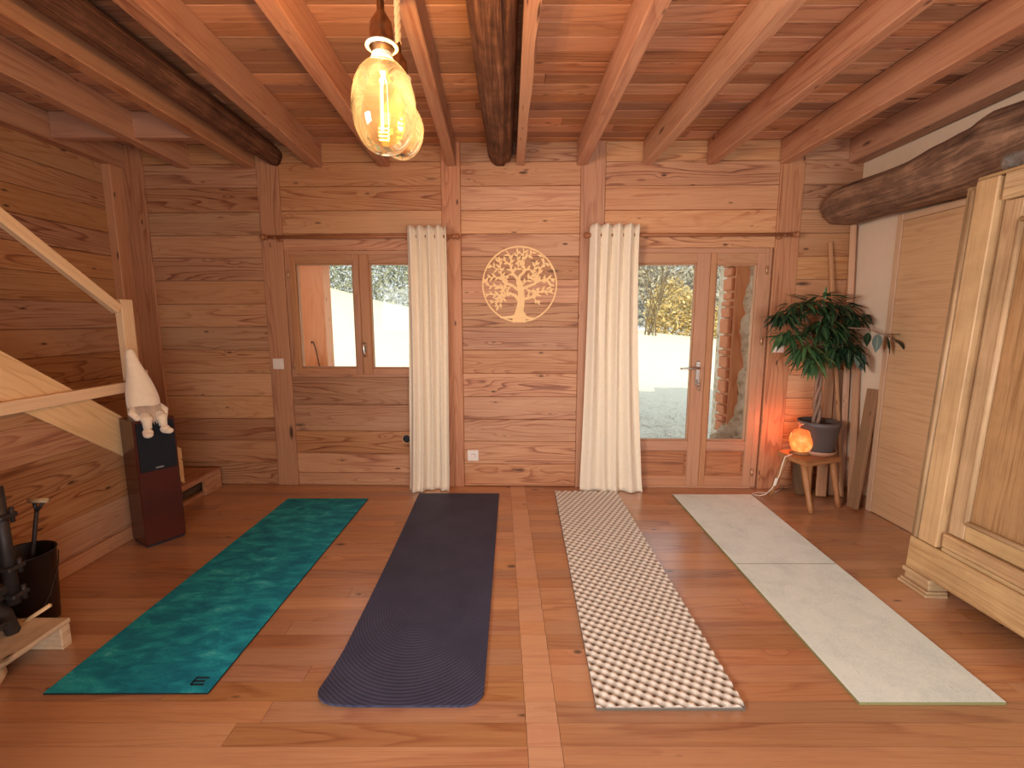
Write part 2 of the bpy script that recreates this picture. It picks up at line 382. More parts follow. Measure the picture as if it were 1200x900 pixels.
N = NT('snow'); ob = N.tc('Object'); s3 = N.n('ShaderNodeSeparateXYZ'); N.l(ob, s3.inputs[0]); yy = s3.outputs[1]; n = N.noise(ob, 1.2, 6, .6)
N.bsdf(N.mix(n, (.74, .74, .65), (.82, .80, .67)), .7, N.bump(N.math('MULTIPLY', N.noise(ob, 2.6, 5, .6), N.mr(yy, 6.5, 9., 1., .04)), 1., .5), spec=.2); M['snow'] = N.m
def foliage(name, c0, c1, c2):
    N = NT(name); col = N.ramp(N.attr(), [(0, c0), (.5, c1), (1, c2)]); N.bsdf(col, .8, spec=.2); return N.m
M['hedge'] = foliage('hedge_leaf', tuple(c*.8 for c in srgb(150, 154, 140)), tuple(c*.8 for c in srgb(176, 180, 166)), tuple(c*.8 for c in srgb(206, 208, 194)))
M['autumn'] = foliage('autumn_leaf', tuple(c*.7 for c in srgb(206, 172, 116)), tuple(c*.7 for c in srgb(236, 208, 150)), tuple(c*.7 for c in srgb(250, 236, 196)))
M['twig'] = foliage('bare_twig', tuple(c*.6 for c in srgb(120, 100, 84)), tuple(c*.6 for c in srgb(150, 128, 106)), tuple(c*.6 for c in srgb(178, 158, 134)))
M['hillwood'] = foliage('distant_wood', tuple(c*.7 for c in srgb(176, 172, 170)), tuple(c*.7 for c in srgb(206, 200, 190)), tuple(c*.7 for c in srgb(232, 224, 208)))
N = NT('rubble_stone'); ob = N.tc('Object'); v = N.n('ShaderNodeTexVoronoi', feature='F1'); N.l(ob, v.inputs['Vector']); v.inputs['Scale'].default_value = 13
n = N.noise(ob, 30, 5, .7)
col = N.ramp(N.math('ADD', N.math('MULTIPLY', n, .75), N.math('MULTIPLY', v.outputs['Distance'], .4)), [(.3, srgb(150, 132, 112)), (.5, srgb(226, 210, 186)), (.75, srgb(250, 240, 222))])
N.bsdf(col, .9, N.bump(N.math('ADD', n, v.outputs['Distance']), 1., .03)); M['stone'] = N.m
M['brick'] = plain('old_brick', srgb(208, 136, 100), .9, nscale=25, namt=.35, bump=.5)

# ------------------------------------------------------------------ floor and ceiling
mb = MB(); y = 1.333 - .0905 * 41; row = 0
while y < D + .25:
    ym = y + .045
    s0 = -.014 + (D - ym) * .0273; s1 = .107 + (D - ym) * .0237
    def run(x0, x1):
        x = x0
        while x < x1 - .01:
            L = random.uniform(.9, 2.6); xe = x + L
            if x1 - xe < .35: xe = x1
            mb.bx(x + .0007, xe - .0007, y + .0008, y + .0897, -.03, 0, bev=0, axis=0, tint=random.random()); x = xe
    run(XL - .05, s0); run(s1, XR + .05)
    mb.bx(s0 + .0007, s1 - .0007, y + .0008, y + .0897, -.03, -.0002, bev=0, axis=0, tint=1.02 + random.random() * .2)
    y += .0905; row += 1
mb.bx(XL - .1, XR + .1, YF - .1, D + .2, -.08, -.031, bev=0, tint=0)
struct(mb.build('floor', M['floor']))

mb = MB(); y = YF
while y < D + .1:
    w = .112; x = XL
    while x < XR:
        xe = x + random.uniform(1.2, 3.2)
        if XR - xe < .5: xe = XR
        mb.bx(x + .0005, xe - .0005, y + .0008, y + w - .0008, CZ, CZ + .02, bev=.004, axis=0); x = xe
    y += w
mb.bx(XL - .2, XR + .2, YF - .2, D + .22, CZ + .021, CZ + .25, bev=0, tint=0)
struct(mb.build('ceiling', M['ceil']))

# ------------------------------------------------------------------ back wall (in its own frame)
ZS = [0, .19, .384, .57, .76, .95, 1.14, 1.325, 1.51, 1.695, 1.873, 2.045, 2.22, 2.4, 2.575, 2.73]
WX0, WX1, WZ0, WZ1 = -1.806, -.612, .92, 1.926     # window opening
DX0, DX1, DZ1 = .722, 2.014, 1.936                 # door opening
PA = (-1.975, -1.806); PB = (-.545, -.398); PC = (.526, .712); PD = (2.026, 2.204)
def boards(mb, x0, x1, z0, z1, zs=ZS, y0=0., y1=.022, dz=0.):
    for a, b in zip(zs[:-1], zs[1:]):
        a = max(a + dz, z0); b = min(b + dz, z1)
        if b - a < .012: continue
        mb.bx(x0, x1, y0, y1, a + .0012, b - .0012, bev=.004, axis=0)
mb = MB()
boards(mb, XL - .1, PA[0], 0, CZ)
boards(mb, PA[1], PB[0], WZ1, CZ, dz=.008)
boards(mb, PA[1], PB[0], 0, WZ0, zs=[0, .11, .278, .469, .693, .92])
boards(mb, WX1, PB[0], WZ0, WZ1, dz=.008)
boards(mb, PB[1], PC[0], 0, CZ, dz=.004)
boards(mb, PC[1], PD[0], DZ1, CZ)
boards(mb, PD[1], XR + .1, 0, CZ)
for x0, x1, z0, z1 in ((XL - .2, WX0, -.1, CZ + .2), (WX0, WX1, -.1, WZ0), (WX0, WX1, WZ1, CZ + .2), (WX1, DX0, -.1, CZ + .2), (DX0, DX1, DZ1, CZ + .2), (DX0, DX1, -.1, -.002), (DX1, XR + .2, -.1, CZ + .2)):
    mb.bx(x0, x1, .0225, .24, z0, z1, bev=0, tint=.9, axis=0)
struct(mb.build('wall_back', M['wall'], M=WM))
k = 1
for x0, x1 in (PA, PB, PC, PD):
    mb = MB(); mb.bx(x0, x1, -.012, .022, 0, CZ, bev=.004, axis=2, tint=random.uniform(.3, .8))
    struct(mb.build('trim_%d' % k, M['post'], M=WM)); k += 1
mb = MB(); mb.bx(-3.02, -2.865, -.014, .022, 0, CZ - .001, bev=.004, axis=2); struct(mb.build('trim_%d' % k, M['post'], M=WM)); k += 1
mb = MB(); mb.bx(-3.09, -3.022, -.13, -.001, 0, CZ - .001, bev=.004, axis=2); struct(mb.build('trim_%d' % k, M['post'], M=WM)); k += 1

# left wall, wall behind, right wall
mb = MB(); ML = T((XL, 0, 0)) @ RZ(90)
for a, b in zip(ZS[:-1], ZS[1:]):
    mb.bx(YF, D + .08, .0, .022, a + .0012, min(b, CZ) - .0012, M=ML, bev=.004, axis=0, tint=random.uniform(.1, .6))
mb.bx(YF - .2, D + .3, .023, .25, -.1, CZ + .2, M=ML, bev=0, tint=.2)
struct(mb.build('wall_left', M['wall']))
mb = MB(); mb.bx(XL - .2, XR + .2, YF - .2, YF, -.1, CZ + .2, bev=0, tint=.5); struct(mb.build('wall_front', M['plaster']))
CD0, CD1, CDZ = 2.42, 3.245, 2.085     # closet door in the right wall
mb = MB()
for y0, y1, z0, z1 in ((YF - .2, CD0, -.1, CZ + .2), (CD1, D + .1, -.1, CZ + .2), (CD0, CD1, CDZ, CZ + .2)):
    mb.bx(XR, XR + .2, y0, y1, z0, z1, bev=0)
struct(mb.build('wall_right', M['plaster']))
mb = MB(); mb.bx(XR - .016, XR, CD1 + .001, 3.63, 0, .085, bev=.003, axis=1, tint=.2); struct(mb.build('baseboard_right', M['plank']))

# closet door
mb = MB()
for y0, y1, z0, z1 in ((CD1 - .045, CD1, 0, CDZ), (CD0, CD0 + .045, 0, CDZ), (CD0 + .045, CD1 - .045, CDZ - .045, CDZ)):
    mb.bx(XR - .03, XR + .12, y0, y1, z0, z1, bev=.003, tint=.3)
dr = struct(mb.build('door_2', M['veneer']))
mb = MB(); mb.bx(XR - .024, XR + .016, CD0 + .047, CD1 - .047, .004, CDZ - .047, bev=.002, axis=1, tint=.5)
mb.build('door_panel', M['veneer'], dr)

# ------------------------------------------------------------------ window
def sash(parent, x0, x1, z0, z1, gx0, gx1, gz0, gz1, y0=-.008, y1=.05, mids=()):
    mb = MB()
    mb.bx(x0, gx0, y0, y1, z0, z1, bev=.006, axis=2, tint=.5); mb.bx(gx1, x1, y0, y1, z0, z1, bev=.006, axis=2, tint=.6)
    mb.bx(gx0 - .001, gx1 + .001, y0 + .001, y1, gz1, z1 - .001, bev=.006, axis=0, tint=.4)
    mb.bx(gx0 - .001, gx1 + .001, y0 + .001, y1, z0 + .001, gz0, bev=.006, axis=0, tint=.7)
    for a, b in mids: mb.bx(gx0 - .001, gx1 + .001, y0 + .001, y1, a, b, bev=.006, axis=0, tint=.55)
    # glazing beads
    top = max([gz0] + [b for a, b in mids])
    for a, b, c, d in ((gx0, gx0 + .01, top, gz1), (gx1 - .01, gx1, top, gz1), (gx0, gx1, gz1 - .01, gz1), (gx0, gx1, top, top + .01)):
        mb.bx(a, b, y0 + .012, y1 - .012, c, d, bev=.003, tint=.8)
    s = mb.build('sash', M['frame'], parent)
    mb = MB(); mb.bx(gx0 + .002, gx1 - .002, .022, .026, top + .002, gz1 - .002, bev=0); mb.build('pane', M['pane'], s)
    return s
def hinge(parent, x, z):
    mb = MB(); mb.tube([(x, -.022, z - .03), (x, -.022, z + .03)], .006, 10); mb.tube([(x, -.022, z + .03), (x, -.022, z + .038)], [.0075, .004], 10)
    mb.build('hinge', M['hinge'], parent)
mb = MB()
for a, b, c, d in ((WX0 + .002, WX0 + .04, WZ0, WZ1), (WX1 - .04, WX1 - .002, WZ0, WZ1), (WX0 + .04, WX1 - .04, WZ1 - .035, WZ1), (WX0 + .04, WX1 - .04, WZ0, WZ0 + .03)):
    mb.bx(a, b, -.004, .075, c, d, bev=.004, tint=.6)
mb.bx(WX0 + .005, WX1 - .005, .075, .26, WZ0 - .03, WZ0 - .001, bev=.004, axis=0)
w1 = struct(mb.build('window_1', M['frame'], M=WM))
xm = -1.213
sl = sash(w1, WX0 + .037, xm - .001, WZ0 + .022, WZ1 - .028, -1.719, -1.263, .997, 1.825)
sr = sash(w1, xm + .001, WX1 - .037, WZ0 + .022, WZ1 - .028, -1.133, -.702, .993, 1.825)
hinge(w1, WX0 + .036, 1.74); hinge(w1, WX0 + .036, 1.02)
mb = MB(); mb.box((.022, .008, .07), T((-1.185, -.012, 1.16)), bev=.003)
mb.tube([(-1.185, -.012, 1.165), (-1.185, -.035, 1.17)], .008, 10)
mb.tube([(-1.185, -.035, 1.205), (-1.187, -.044, 1.185), (-1.188, -.045, 1.15), (-1.185, -.042, 1.115), (-1.18, -.036, 1.09)], [.006, .009, .0095, .008, .006], 10)
mb.build('handle', M['chrome'], sr)

# french door
mb = MB()
for a, b, c, d in ((DX0 + .002, DX0 + .05, 0, DZ1), (DX1 - .05, DX1 - .002, 0, DZ1), (DX0 + .05, DX1 - .05, DZ1 - .04, DZ1), (DX0 + .002, DX1 - .002, 0, .022)):
    mb.bx(a, b, -.006, .075, c, d, bev=.004, tint=.6)
d1 = struct(mb.build('door_1', M['frame'], M=WM))
xm = 1.545
dl = sash(d1, DX0 + .047, xm - .001, .018, DZ1 - .034, .85, 1.44, .108, 1.818, mids=[(.318, .405)])
drr = sash(d1, xm + .001, DX1 - .047, .018, DZ1 - .034, 1.593, 1.905, .108, 1.812, mids=[(.318, .403)])
for s, a, b in ((dl, .85, 1.44), (drr, 1.593, 1.905)):
    mb = MB()
    mb.bx(a - .004, b + .004, .008, .035, .104, .322, bev=.0, axis=0, tint=.5)
    mb.bx(a + .014, b - .014, .001, .02, .122, .304, bev=.016, axis=0, tint=.5)
    mb.build('panel', M['panel'], s)
for z in (1.765, 1.216, .142): hinge(d1, DX1 - .045, z)
mb = MB(); mb.bx(1.47, 1.505, -.014, -.006, .86, 1.06, bev=.004)
mb.tube([(1.487, -.01, 1.005), (1.487, -.05, 1.005)], .009, 10)
mb.tube([(1.49, -.052, 1.005), (1.45, -.056, 1.007), (1.40, -.056, 1.004), (1.35, -.052, 1.002), (1.335, -.048, 1.004)], [.009, .011, .0105, .009, .006], 10)
mb.build('handle', M['chrome'], dl)
mb = MB(); mb.tube([(1.487, -.012, .90), (1.487, -.03, .90)], .005, 8); mb.box((.014, .003, .022), T((1.487, -.04, .90)), bev=.001)
mb.tube([(1.487, -.041, .892), (1.489, -.041, .86)], .006, 8); mb.tube([(1.489, -.041, .86), (1.49, -.041, .825)], .004, 8)
mb.build('key', M['chrome'], dl)

# ------------------------------------------------------------------ ceiling beams
def at(p, q, yy):
    t = (yy - p[1]) / (q[1] - p[1]); return p[0] + (q[0] - p[0]) * t
specs = [  # x at the wall, x at y=1.86, width, label
    (-3.045, -3.045, .088, 'squared pine ceiling beam set against the left board wall'),
    (-2.535, -2.415, .085, 'squared ceiling beam over the staircase, second from the left wall'),
    (-2.025, -1.985, .088, 'squared ceiling beam just left of the dark round log above the window post'),
    (-1.506, -1.422, .09, 'squared ceiling beam just right of the dark round log above the window post'),
    (-.98, -.905, .085, 'squared ceiling beam passing left of the hanging bulbs'),
    (-.462, -.392, .07, 'squared ceiling beam passing right of the hanging bulbs'),
    (.53, .551, .075, 'squared ceiling beam ending above the right curtain'),
    (1.025, 1.045, .075, 'squared ceiling beam ending above the left leaf of the glass door'),
    (1.504, 1.527, .07, 'squared ceiling beam ending above the right leaf of the glass door, bark slab beside it'),
    (2.047, 2.045, .075, 'squared ceiling beam ending over the post right of the glass door'),
    (2.575, 2.52, .11, 'dark squared ceiling beam running along the white plaster wall'),
]
for xa, xb, w, lab in specs:
    y0 = D - .0231 * xa + .0; sl = (xb - xa) / (1.86 - y0)
    yb = -1.9; xe = xa + sl * (yb - y0)
    yend = y0 - .002
    hh = CZ - BZ - .0005
    mb = MB(); mb.bar((xa, yend, BZ + hh / 2), (xe, yb, BZ + hh / 2), w, hh, bev=.006, tint=random.uniform(.2, .9))
    tag(mb.build('ceiling_beam', M['beam']), lab, 'beam', 'squared ceiling beams')
# waney beam beside the log
mb = MB(); n = 60; pts = []
vs = []; fs = []; uv = []
for i in range(n + 1):
    y = 3.705 - i / n * 5.6; x = .032 + (3.7 - y) * .008; w = .058 + .012 * mnoise.noise((0, y * 3, 0)) ; wt = w + .02
    vs += [(x, y, BZ + .006), (x + w, y, BZ), (x + wt, y, CZ - .0005), (x, y, CZ - .0005)]
for i in range(n):
    for j in range(4):
        j2 = (j + 1) % 4; fs.append((i * 4 + j, i * 4 + j2, i * 4 + 4 + j2, i * 4 + 4 + j))
        uv.append([(vs[k][1], j * .17) if c in (0, 3) else (vs[k][1], j * .17 + .16) for c, k in enumerate(fs[-1])])
fs.append((3, 2, 1, 0)); uv.append([(vs[k][0], vs[k][2]) for k in fs[-1]]); fs.append((4 * n, 4 * n + 1, 4 * n + 2, 4 * n + 3)); uv.append([(vs[k][0], vs[k][2]) for k in fs[-1]])
mb.raw(vs, fs, uv, .8); tag(mb.build('ceiling_beam', M['beam']), 'narrow ceiling beam with a wavy bark edge right of the thick middle log', 'beam')
def logm(name, p0, p1, r0, r1, mat, label, cat, crack=None, rough=.07, seed=0, n=26, seg=70, sq=1., flat=None):
    p0 = Vector(p0); p1 = Vector(p1); d = (p1 - p0); L = d.length; d.normalize()
    sx = d.cross(Vector((0, 0, 1))).normalized(); sz = sx.cross(d); vs = []; fs = []; uv = []
    for i in range(seg + 1):
        t = i / seg; c = p0 + d * (L * t)
        c = c + sx * .012 * mnoise.noise((t * 3, seed, 1)) + sz * .01 * mnoise.noise((t * 3, seed, 7))
        for k in range(n):
            a = 2 * PI * k / n; r = r0 + (r1 - r0) * t
            r *= 1 + rough * (mnoise.noise((math.cos(a) * 1.6 + seed, math.sin(a) * 1.6, t * L * 1.2)) + .5 * mnoise.noise((math.cos(a) * 5 + seed, math.sin(a) * 5, t * L * 1.5)))
            r *= 1 + .5 * rough * mnoise.noise((math.cos(a) * 9 + seed, math.sin(a) * 9, t * L * .7))
            if i == 0: r *= .94
            if crack is not None:
                da = abs((a - crack + PI) % (2 * PI) - PI) + .10 * mnoise.noise((t * 6, 3, seed))
                if da < .2: r *= 1 - .45 * (1 - max(da, 0) / .2) * min(1, .35 + t * 1.2)
            q = c + sx * math.cos(a) * r + sz * math.sin(a) * r * sq
            if flat is not None: q = flat(q, t)
            vs.append(q)
    for i in range(seg):
        for k in range(n):
            k2 = (k + 1) % n; fs.append((i * n + k, (i + 1) * n + k, (i + 1) * n + k2, i * n + k2))
            uv.append([(L * i / seg, k * .02), (L * (i + 1) / seg, k * .02), (L * (i + 1) / seg, (k + 1) * .02), (L * i / seg, (k + 1) * .02)])
    fs.append(tuple(range(n))); uv.append([(vs[k].x, vs[k].z) for k in fs[-1]])
    fs.append(tuple(range((seg + 1) * n - 1, seg * n - 1, -1))); uv.append([(vs[k].x, vs[k].z) for k in fs[-1]])
    mb = MB(); mb.raw(vs, fs, uv, .5, True); o = mb.build(name, mat)
    return tag(o, label, cat)
logm('ceiling_log', (-.088, D - .004, 2.635), (-.06, -1.8, 2.66), .098, .118, M['log'], 'thick dark brown split log under the middle of the ceiling', 'log beam', crack=-PI / 2 - .55, seed=3, n=56, rough=.1)
logm('ceiling_log', (-1.83, D + .03, 2.625), (-1.72, -1.8, 2.65), .072, .08, M['log'], 'thin dark round log under the ceiling near the window post', 'log beam', seed=9, n=40, rough=.1)
def slabflat(q, t):
    return Vector((q.x, q.y, min(q.z, CZ - .001)))
logm('bark_slab', (1.60, D - .05, 2.68), (1.66, -1.8, 2.68), .048, .058, M['log'], 'rough bark-edged slab under the ceiling right of a squared beam', 'slab', rough=.2, seed=14, n=18, flat=slabflat)
# blocking between the beams at the left
mb = MB(); mb.bx(-3.0, -2.07, 3.19, 3.25, 2.56, CZ - .001, bev=.004, axis=0, tint=.3); tag(mb.build('blocking_beam', M['beam']), 'short cross beam fixed between the ceiling beams in the left back corner', 'beam')

# gnarled beam on the right wall
def hump(y):   # bottom, top
    pts = [(3.75, 2.10, 2.27), (3.45, 2.085, 2.36), (2.95, 2.075, 2.34), (2.75, 2.07, 2.365), (2.58, 2.07, 2.385), (2.45, 2.08, 2.43), (2.3, 2.09, 2.42), (1.6, 2.10, 2.38), (-1.5, 2.10, 2.38)]
    for a, b in zip(pts[:-1], pts[1:]):
        if y <= a[0] and y >= b[0]:
            t = (y - a[0]) / (b[0] - a[0]); t = t * t * (3 - 2 * t); return a[1] + (b[1] - a[1]) * t, a[2] + (b[2] - a[2]) * t
    return pts[0][1:] if y > 3.75 else pts[-1][1:]
mb = MB(); seg = 110; n = 28; vs = []; fs = []; uv = []
for i in range(seg + 1):
    y = 3.655 - (i / seg) ** 1.25 * 5.2; zb, zt = hump(y); cz = (zb + zt) / 2; hz = (zt - zb) / 2
    en = 1. if i > 3 else (.62, .82, .93, .98)[i]
    for k in range(n):
        a = 2 * PI * k / n; ca, sa = math.cos(a), math.sin(a)
        rx = .16 * math.copysign(abs(ca) ** .75, ca); rz = hz * math.copysign(abs(sa) ** .75, sa)
        f = en * (1 + .07 * mnoise.noise((ca * 2, sa * 2, y * 1.7)) + .06 * mnoise.noise((ca * 5, sa * 5 + y * 1.2, y * 1.1)))
        if sa < -.1 and ca < -.35: f *= 1 - .12 * (mnoise.noise((5, sa * 6, y * .8)) + .4)
        vs.append((2.478 + rx * f, y, cz + rz * f))
for i in range(seg):
    for k in range(n):
        k2 = (k + 1) % n; fs.append((i * n + k, (i + 1) * n + k, (i + 1) * n + k2, i * n + k2))
        yv = (vs[i * n][1], vs[(i + 1) * n][1]); uv.append([(yv[0], k * .03), (yv[1], k * .03), (yv[1], (k + 1) * .03), (yv[0], (k + 1) * .03)])
fs.append(tuple(range(n))); uv.append([(vs[k][0], vs[k][2]) for k in fs[-1]])
fs.append(tuple(range((seg + 1) * n - 1, seg * n - 1, -1))); uv.append([(vs[k][0], vs[k][2]) for k in fs[-1]])
mb.raw(vs, fs, uv, .5, True)
tag(mb.build('old_beam', M['oldbeam']), 'dark gnarled old timber beam running along the white plaster wall above the armoire', 'old beam')

# ------------------------------------------------------------------ curtains and rods
def rod(x0, x1, z, label):
    t = thing('curtain_rod', label, 'curtain rod', wall(x0, 0, z), 'wooden curtain rods')
    L = x1 - x0
    mb = MB(); mb.tube([(.05, -.085, 0), (L - .05, -.085, 0)], .0125, 12); mb.build('rod', M['rod'], t)
    for x, s in ((.05, -1), (L - .05, 1)):
        mb = MB(); mb.lathe([(.013, 0), (.019, .004), (.019, .012), (.012, .016), (.021, .026), (.024, .037), (.02, .049), (.0, .057)], 14, T((x, -.085, 0)) @ RY(90 * s)); mb.build('finial', M['rod'], t)
    for x in (.11, L - .11):
        mb = MB(); mb.tube([(x, -.012, -.0), (x, -.085, -.012)], .008, 8); mb.lathe([(.026, 0), (.026, .01), (.012, .014)], 14, T((x, -.012, 0)) @ RX(90)); mb.tube([(x, -.104, .0), (x, -.085, -.0165), (x, -.066, 0)], .006, 8); mb.build('bracket', M['rod'], t)
rod(-1.93, -.40, 2.016, 'dark wooden curtain rod above the small window')
rod(.555, 2.155, 2.02, 'dark wooden curtain rod above the glass door')

def curtain(xt0, xt1, xb0, xb1, zt, zb, waves, seed, label, drift=0.):
    mb = MB(); nx, nz = 150, 70
    def fn(u, v):   # v 0 top -> 1 bottom
        e = v ** 1.6; x0 = xt0 + (xb0 - xt0) * e; x1 = xt1 + (xb1 - xt1) * e
        uu = u + .028 * math.sin(v * 3.1 + seed) * math.sin(u * PI) * v * 1.8 + .02 * mnoise.noise((u * 3, v * 1.5, seed)) * v
        ph = uu * waves * 2 * PI
        tb = abs(math.sin(ph / 2)) ** .55; soft = .5 + .5 * math.sin(ph + PI * 1.5 + 2. * v * mnoise.noise((u * 2, v, seed + 5)))
        k = min(1, v * 2.2) ** .8
        prof = tb * (1 - k) + soft * k
        y = -.07 - (.078 * (1 - k) + .034 * k) * prof - k * .06 * mnoise.noise((u * 3.2 + seed, v * .7, seed + 1)) - .01 * mnoise.noise((u * 9, v * 2.2, seed + 1)) * k
        x = x0 + (x1 - x0) * uu + .006 * math.sin(ph) * (1 - v * .5)
        z = zt + (zb - zt) * v + .01 * tb * max(0, 1 - v * 30)
        if v > .93:      # hem breaking on the floor
            k = (v - .93) / .07; y -= .028 * k * k * (.4 + .6 * (mnoise.noise((u * 4, 0, seed)) + .5)); 
        return (x, min(y, -.028), z)
    mb.grid(nx, nz, fn)
    o = mb.build('curtain', M['curtain'], M=WM); tag(o, label, 'curtain', 'cream curtains')
    md = o.modifiers.new('s', 'SOLIDIFY'); md.thickness = .002
    return o
curtain(-.80, -.50, -.835, -.512, 2.078, .004, 4.25, 1.3, 'cream curtain drawn to the right side of the small window')
curtain(.592, .948, .558, 1.055, 2.085, .004, 4.25, 4.1, 'cream curtain drawn to the left side of the glass door')

# ------------------------------------------------------------------ tree wall ornament
R0 = .296; SC = R0 / 330.; rr = random.Random(11)
t = thing('wall_ornament', 'round light wood cut-out of a leafy tree inside a ring on the board wall', 'wall decoration', wall(.06, -.001, 1.66))
def P2(p): return ((p[0] - 520) * SC, -(p[1] - 470) * SC)
TH = .006
TC = [0]
def strip(mb, pts, w0, w1, sub=6):
    TC[0] += 1; TH = .0055 + (TC[0] * 7 % 31) * .00006
    q = [Vector(P2(p)) for p in pts]; out = []
    for i in range(len(q) - 1):      # catmull-rom
        a = q[max(i - 1, 0)]; b = q[i]; c = q[i + 1]; d = q[min(i + 2, len(q) - 1)]
        for k in range(sub):
            s = k / sub; out.append(.5 * ((2 * b) + (c - a) * s + (2 * a - 5 * b + 4 * c - d) * s * s + (3 * b - a - 3 * c + d) * s ** 3))
    out.append(q[-1]); n = len(out); vs = []; fs = []
    for i, p in enumerate(out):
        tg = (out[min(i + 1, n - 1)] - out[max(i - 1, 0)]).normalized(); nn = Vector((-tg.y, tg.x)); w = (w0 + (w1 - w0) * i / (n - 1)) * SC * .5
        for yy in (-TH, 0):
            for s in (1, -1): vs.append((p.x + nn.x * w * s, yy, p.y + nn.y * w * s))
    for i in range(n - 1):
        a = i * 4; b = a + 4
        fs += [(a, a + 1, b + 1, b), (a + 2, b + 2, b + 3, a + 3), (a, b, b + 2, a + 2), (a + 1, a + 3, b + 3, b + 1)]
    fs += [(0, 2, 3, 1), (4 * n - 4, 4 * n - 3, 4 * n - 1, 4 * n - 2)]
    mb.raw(vs, fs, [[(vs[k][0], vs[k][2]) for k in f] for f in fs], .5)
    return out
def leaf2(mb, p, ang, L, W):
    TC[0] += 1; TH = .0042 + (TC[0] * 7 % 41) * .00002
    vs = []; n = 8; d = Vector((math.cos(ang), math.sin(ang))); nn = Vector((-d.y, d.x))
    for i in range(n + 1):
        s = i / n; w = math.sin(PI * s ** .8) * W * .5
        for yy in (-TH, 0):
            for sg in (1, -1):
                q = p + d * (s * L) + nn * (w * sg + .0004 * sg); vs.append((q.x, yy, q.y))
    fs = []
    for i in range(n):
        a = i * 4; b = a + 4; fs += [(a, a + 1, b + 1, b), (a + 2, b + 2, b + 3, a + 3), (a, b, b + 2, a + 2), (a + 1, a + 3, b + 3, b + 1)]
    mb.raw(vs, fs, [[(vs[k][0], vs[k][2]) for k in f] for f in fs], .5)
mb = MB(); n = 96; vs = []; fs = []
for i in range(n):
    a = 2 * PI * i / n
    for r in (R0, R0 - .0115):
        for yy in (-TH - .001, 0): vs.append((r * math.cos(a), yy, r * math.sin(a)))
for i in range(n):
    a = i * 4; b = ((i + 1) % n) * 4; fs += [(a, a + 2, b + 2, b), (a + 1, b + 1, b + 3, a + 3), (a, b, b + 1, a + 1), (a + 2, a + 3, b + 3, b + 2)]
mb.raw(vs, fs, [[(vs[k][0], vs[k][2]) for k in f] for f in fs], .5); mb.build('ring', M['cutwood'], t)
mb = MB(); lf = MB()
strip(mb, [(515, 790), (512, 730), (530, 650), (535, 570), (528, 500), (512, 440)], 74, 50)
for s in ([(505, 705), (470, 748), (350, 755)], [(535, 705), (580, 755), (655, 766)]): strip(mb, s, 46, 14)
for s in ([(500, 735), (470, 775), (475, 800)], [(540, 740), (560, 770), (560, 800)]): strip(mb, s, 34, 22)
BR = [([(515, 610), (480, 565), (425, 545), (370, 560), (300, 555), (205, 550)], 32, 9),
 ([(515, 520), (450, 475), (390, 455), (365, 410), (355, 340), (345, 270)], 26, 8),
 ([(512, 470), (500, 420), (460, 370), (440, 300), (445, 240), (400, 180)], 32, 8),
 ([(512, 470), (520, 400), (565, 350), (545, 280), (555, 200), (550, 150)], 28, 8),
 ([(545, 505), (620, 475), (665, 450), (690, 360), (740, 290), (800, 310)], 26, 8),
 ([(550, 595), (620, 580), (680, 540), (740, 525), (832, 550)], 26, 8),
 ([(660, 455), (720, 430), (780, 420), (842, 425)], 16, 7), ([(565, 350), (620, 345), (650, 420)], 14, 7),
 ([(365, 410), (300, 405), (235, 410)], 14, 6), ([(400, 550), (340, 490), (250, 480), (200, 440)], 15, 6),
 ([(440, 300), (380, 260), (300, 235)], 12, 6), ([(550, 240), (615, 212), (650, 175)], 12, 6),
 ([(735, 295), (730, 250), (715, 215)], 12, 6), ([(355, 340), (310, 330), (250, 295)], 12, 6),
 ([(375, 560), (330, 600), (255, 640)], 12, 6), ([(378, 560), (370, 600), (335, 660)], 10, 6),
 ([(620, 580), (650, 590), (672, 612)], 10, 6), ([(665, 450), (640, 370), (660, 300)], 12, 6), ([(540, 285), (505, 265), (500, 200)], 11, 6),
 ([(720, 430), (780, 445), (795, 500)], 12, 6), ([(575, 490), (610, 540), (660, 520)], 12, 6), ([(460, 480), (400, 500), (350, 490)], 12, 6), ([(505, 420), (540, 470), (600, 420)], 9, 5), ([(445, 380), (400, 400), (395, 440)], 9, 5), ([(460, 370), (500, 330), (520, 300)], 9, 5)]
for bi, (pts, w0, w1) in enumerate(BR):
    o = strip(mb, pts, w0, w1); L = len(o); st = 0.3 if bi < 6 else .08; acc = 0; side = 1
    for i in range(1, L):
        acc += (o[i] - o[i - 1]).length
        if i / L > st and acc > 19 * SC:
            acc = 0; tg = (o[i] - o[i - 1]).normalized(); ang = math.atan2(tg.y, tg.x) + side * rr.uniform(.6, 1.0); side = -side
            Lf = rr.uniform(36, 56) * SC; tip = o[i] + Vector((math.cos(ang), math.sin(ang))) * Lf
            if tip.length < R0 - .004: leaf2(lf, o[i], ang, Lf, rr.uniform(15, 22) * SC)
    tg = (o[-1] - o[-2]).normalized()
    if o[-1].length < R0 - 45 * SC: leaf2(lf, o[-1], math.atan2(tg.y, tg.x), 44 * SC, 18 * SC)
mb.build('tree', M['cutwood'], t); lf.build('leaves', M['cutwood'], t)

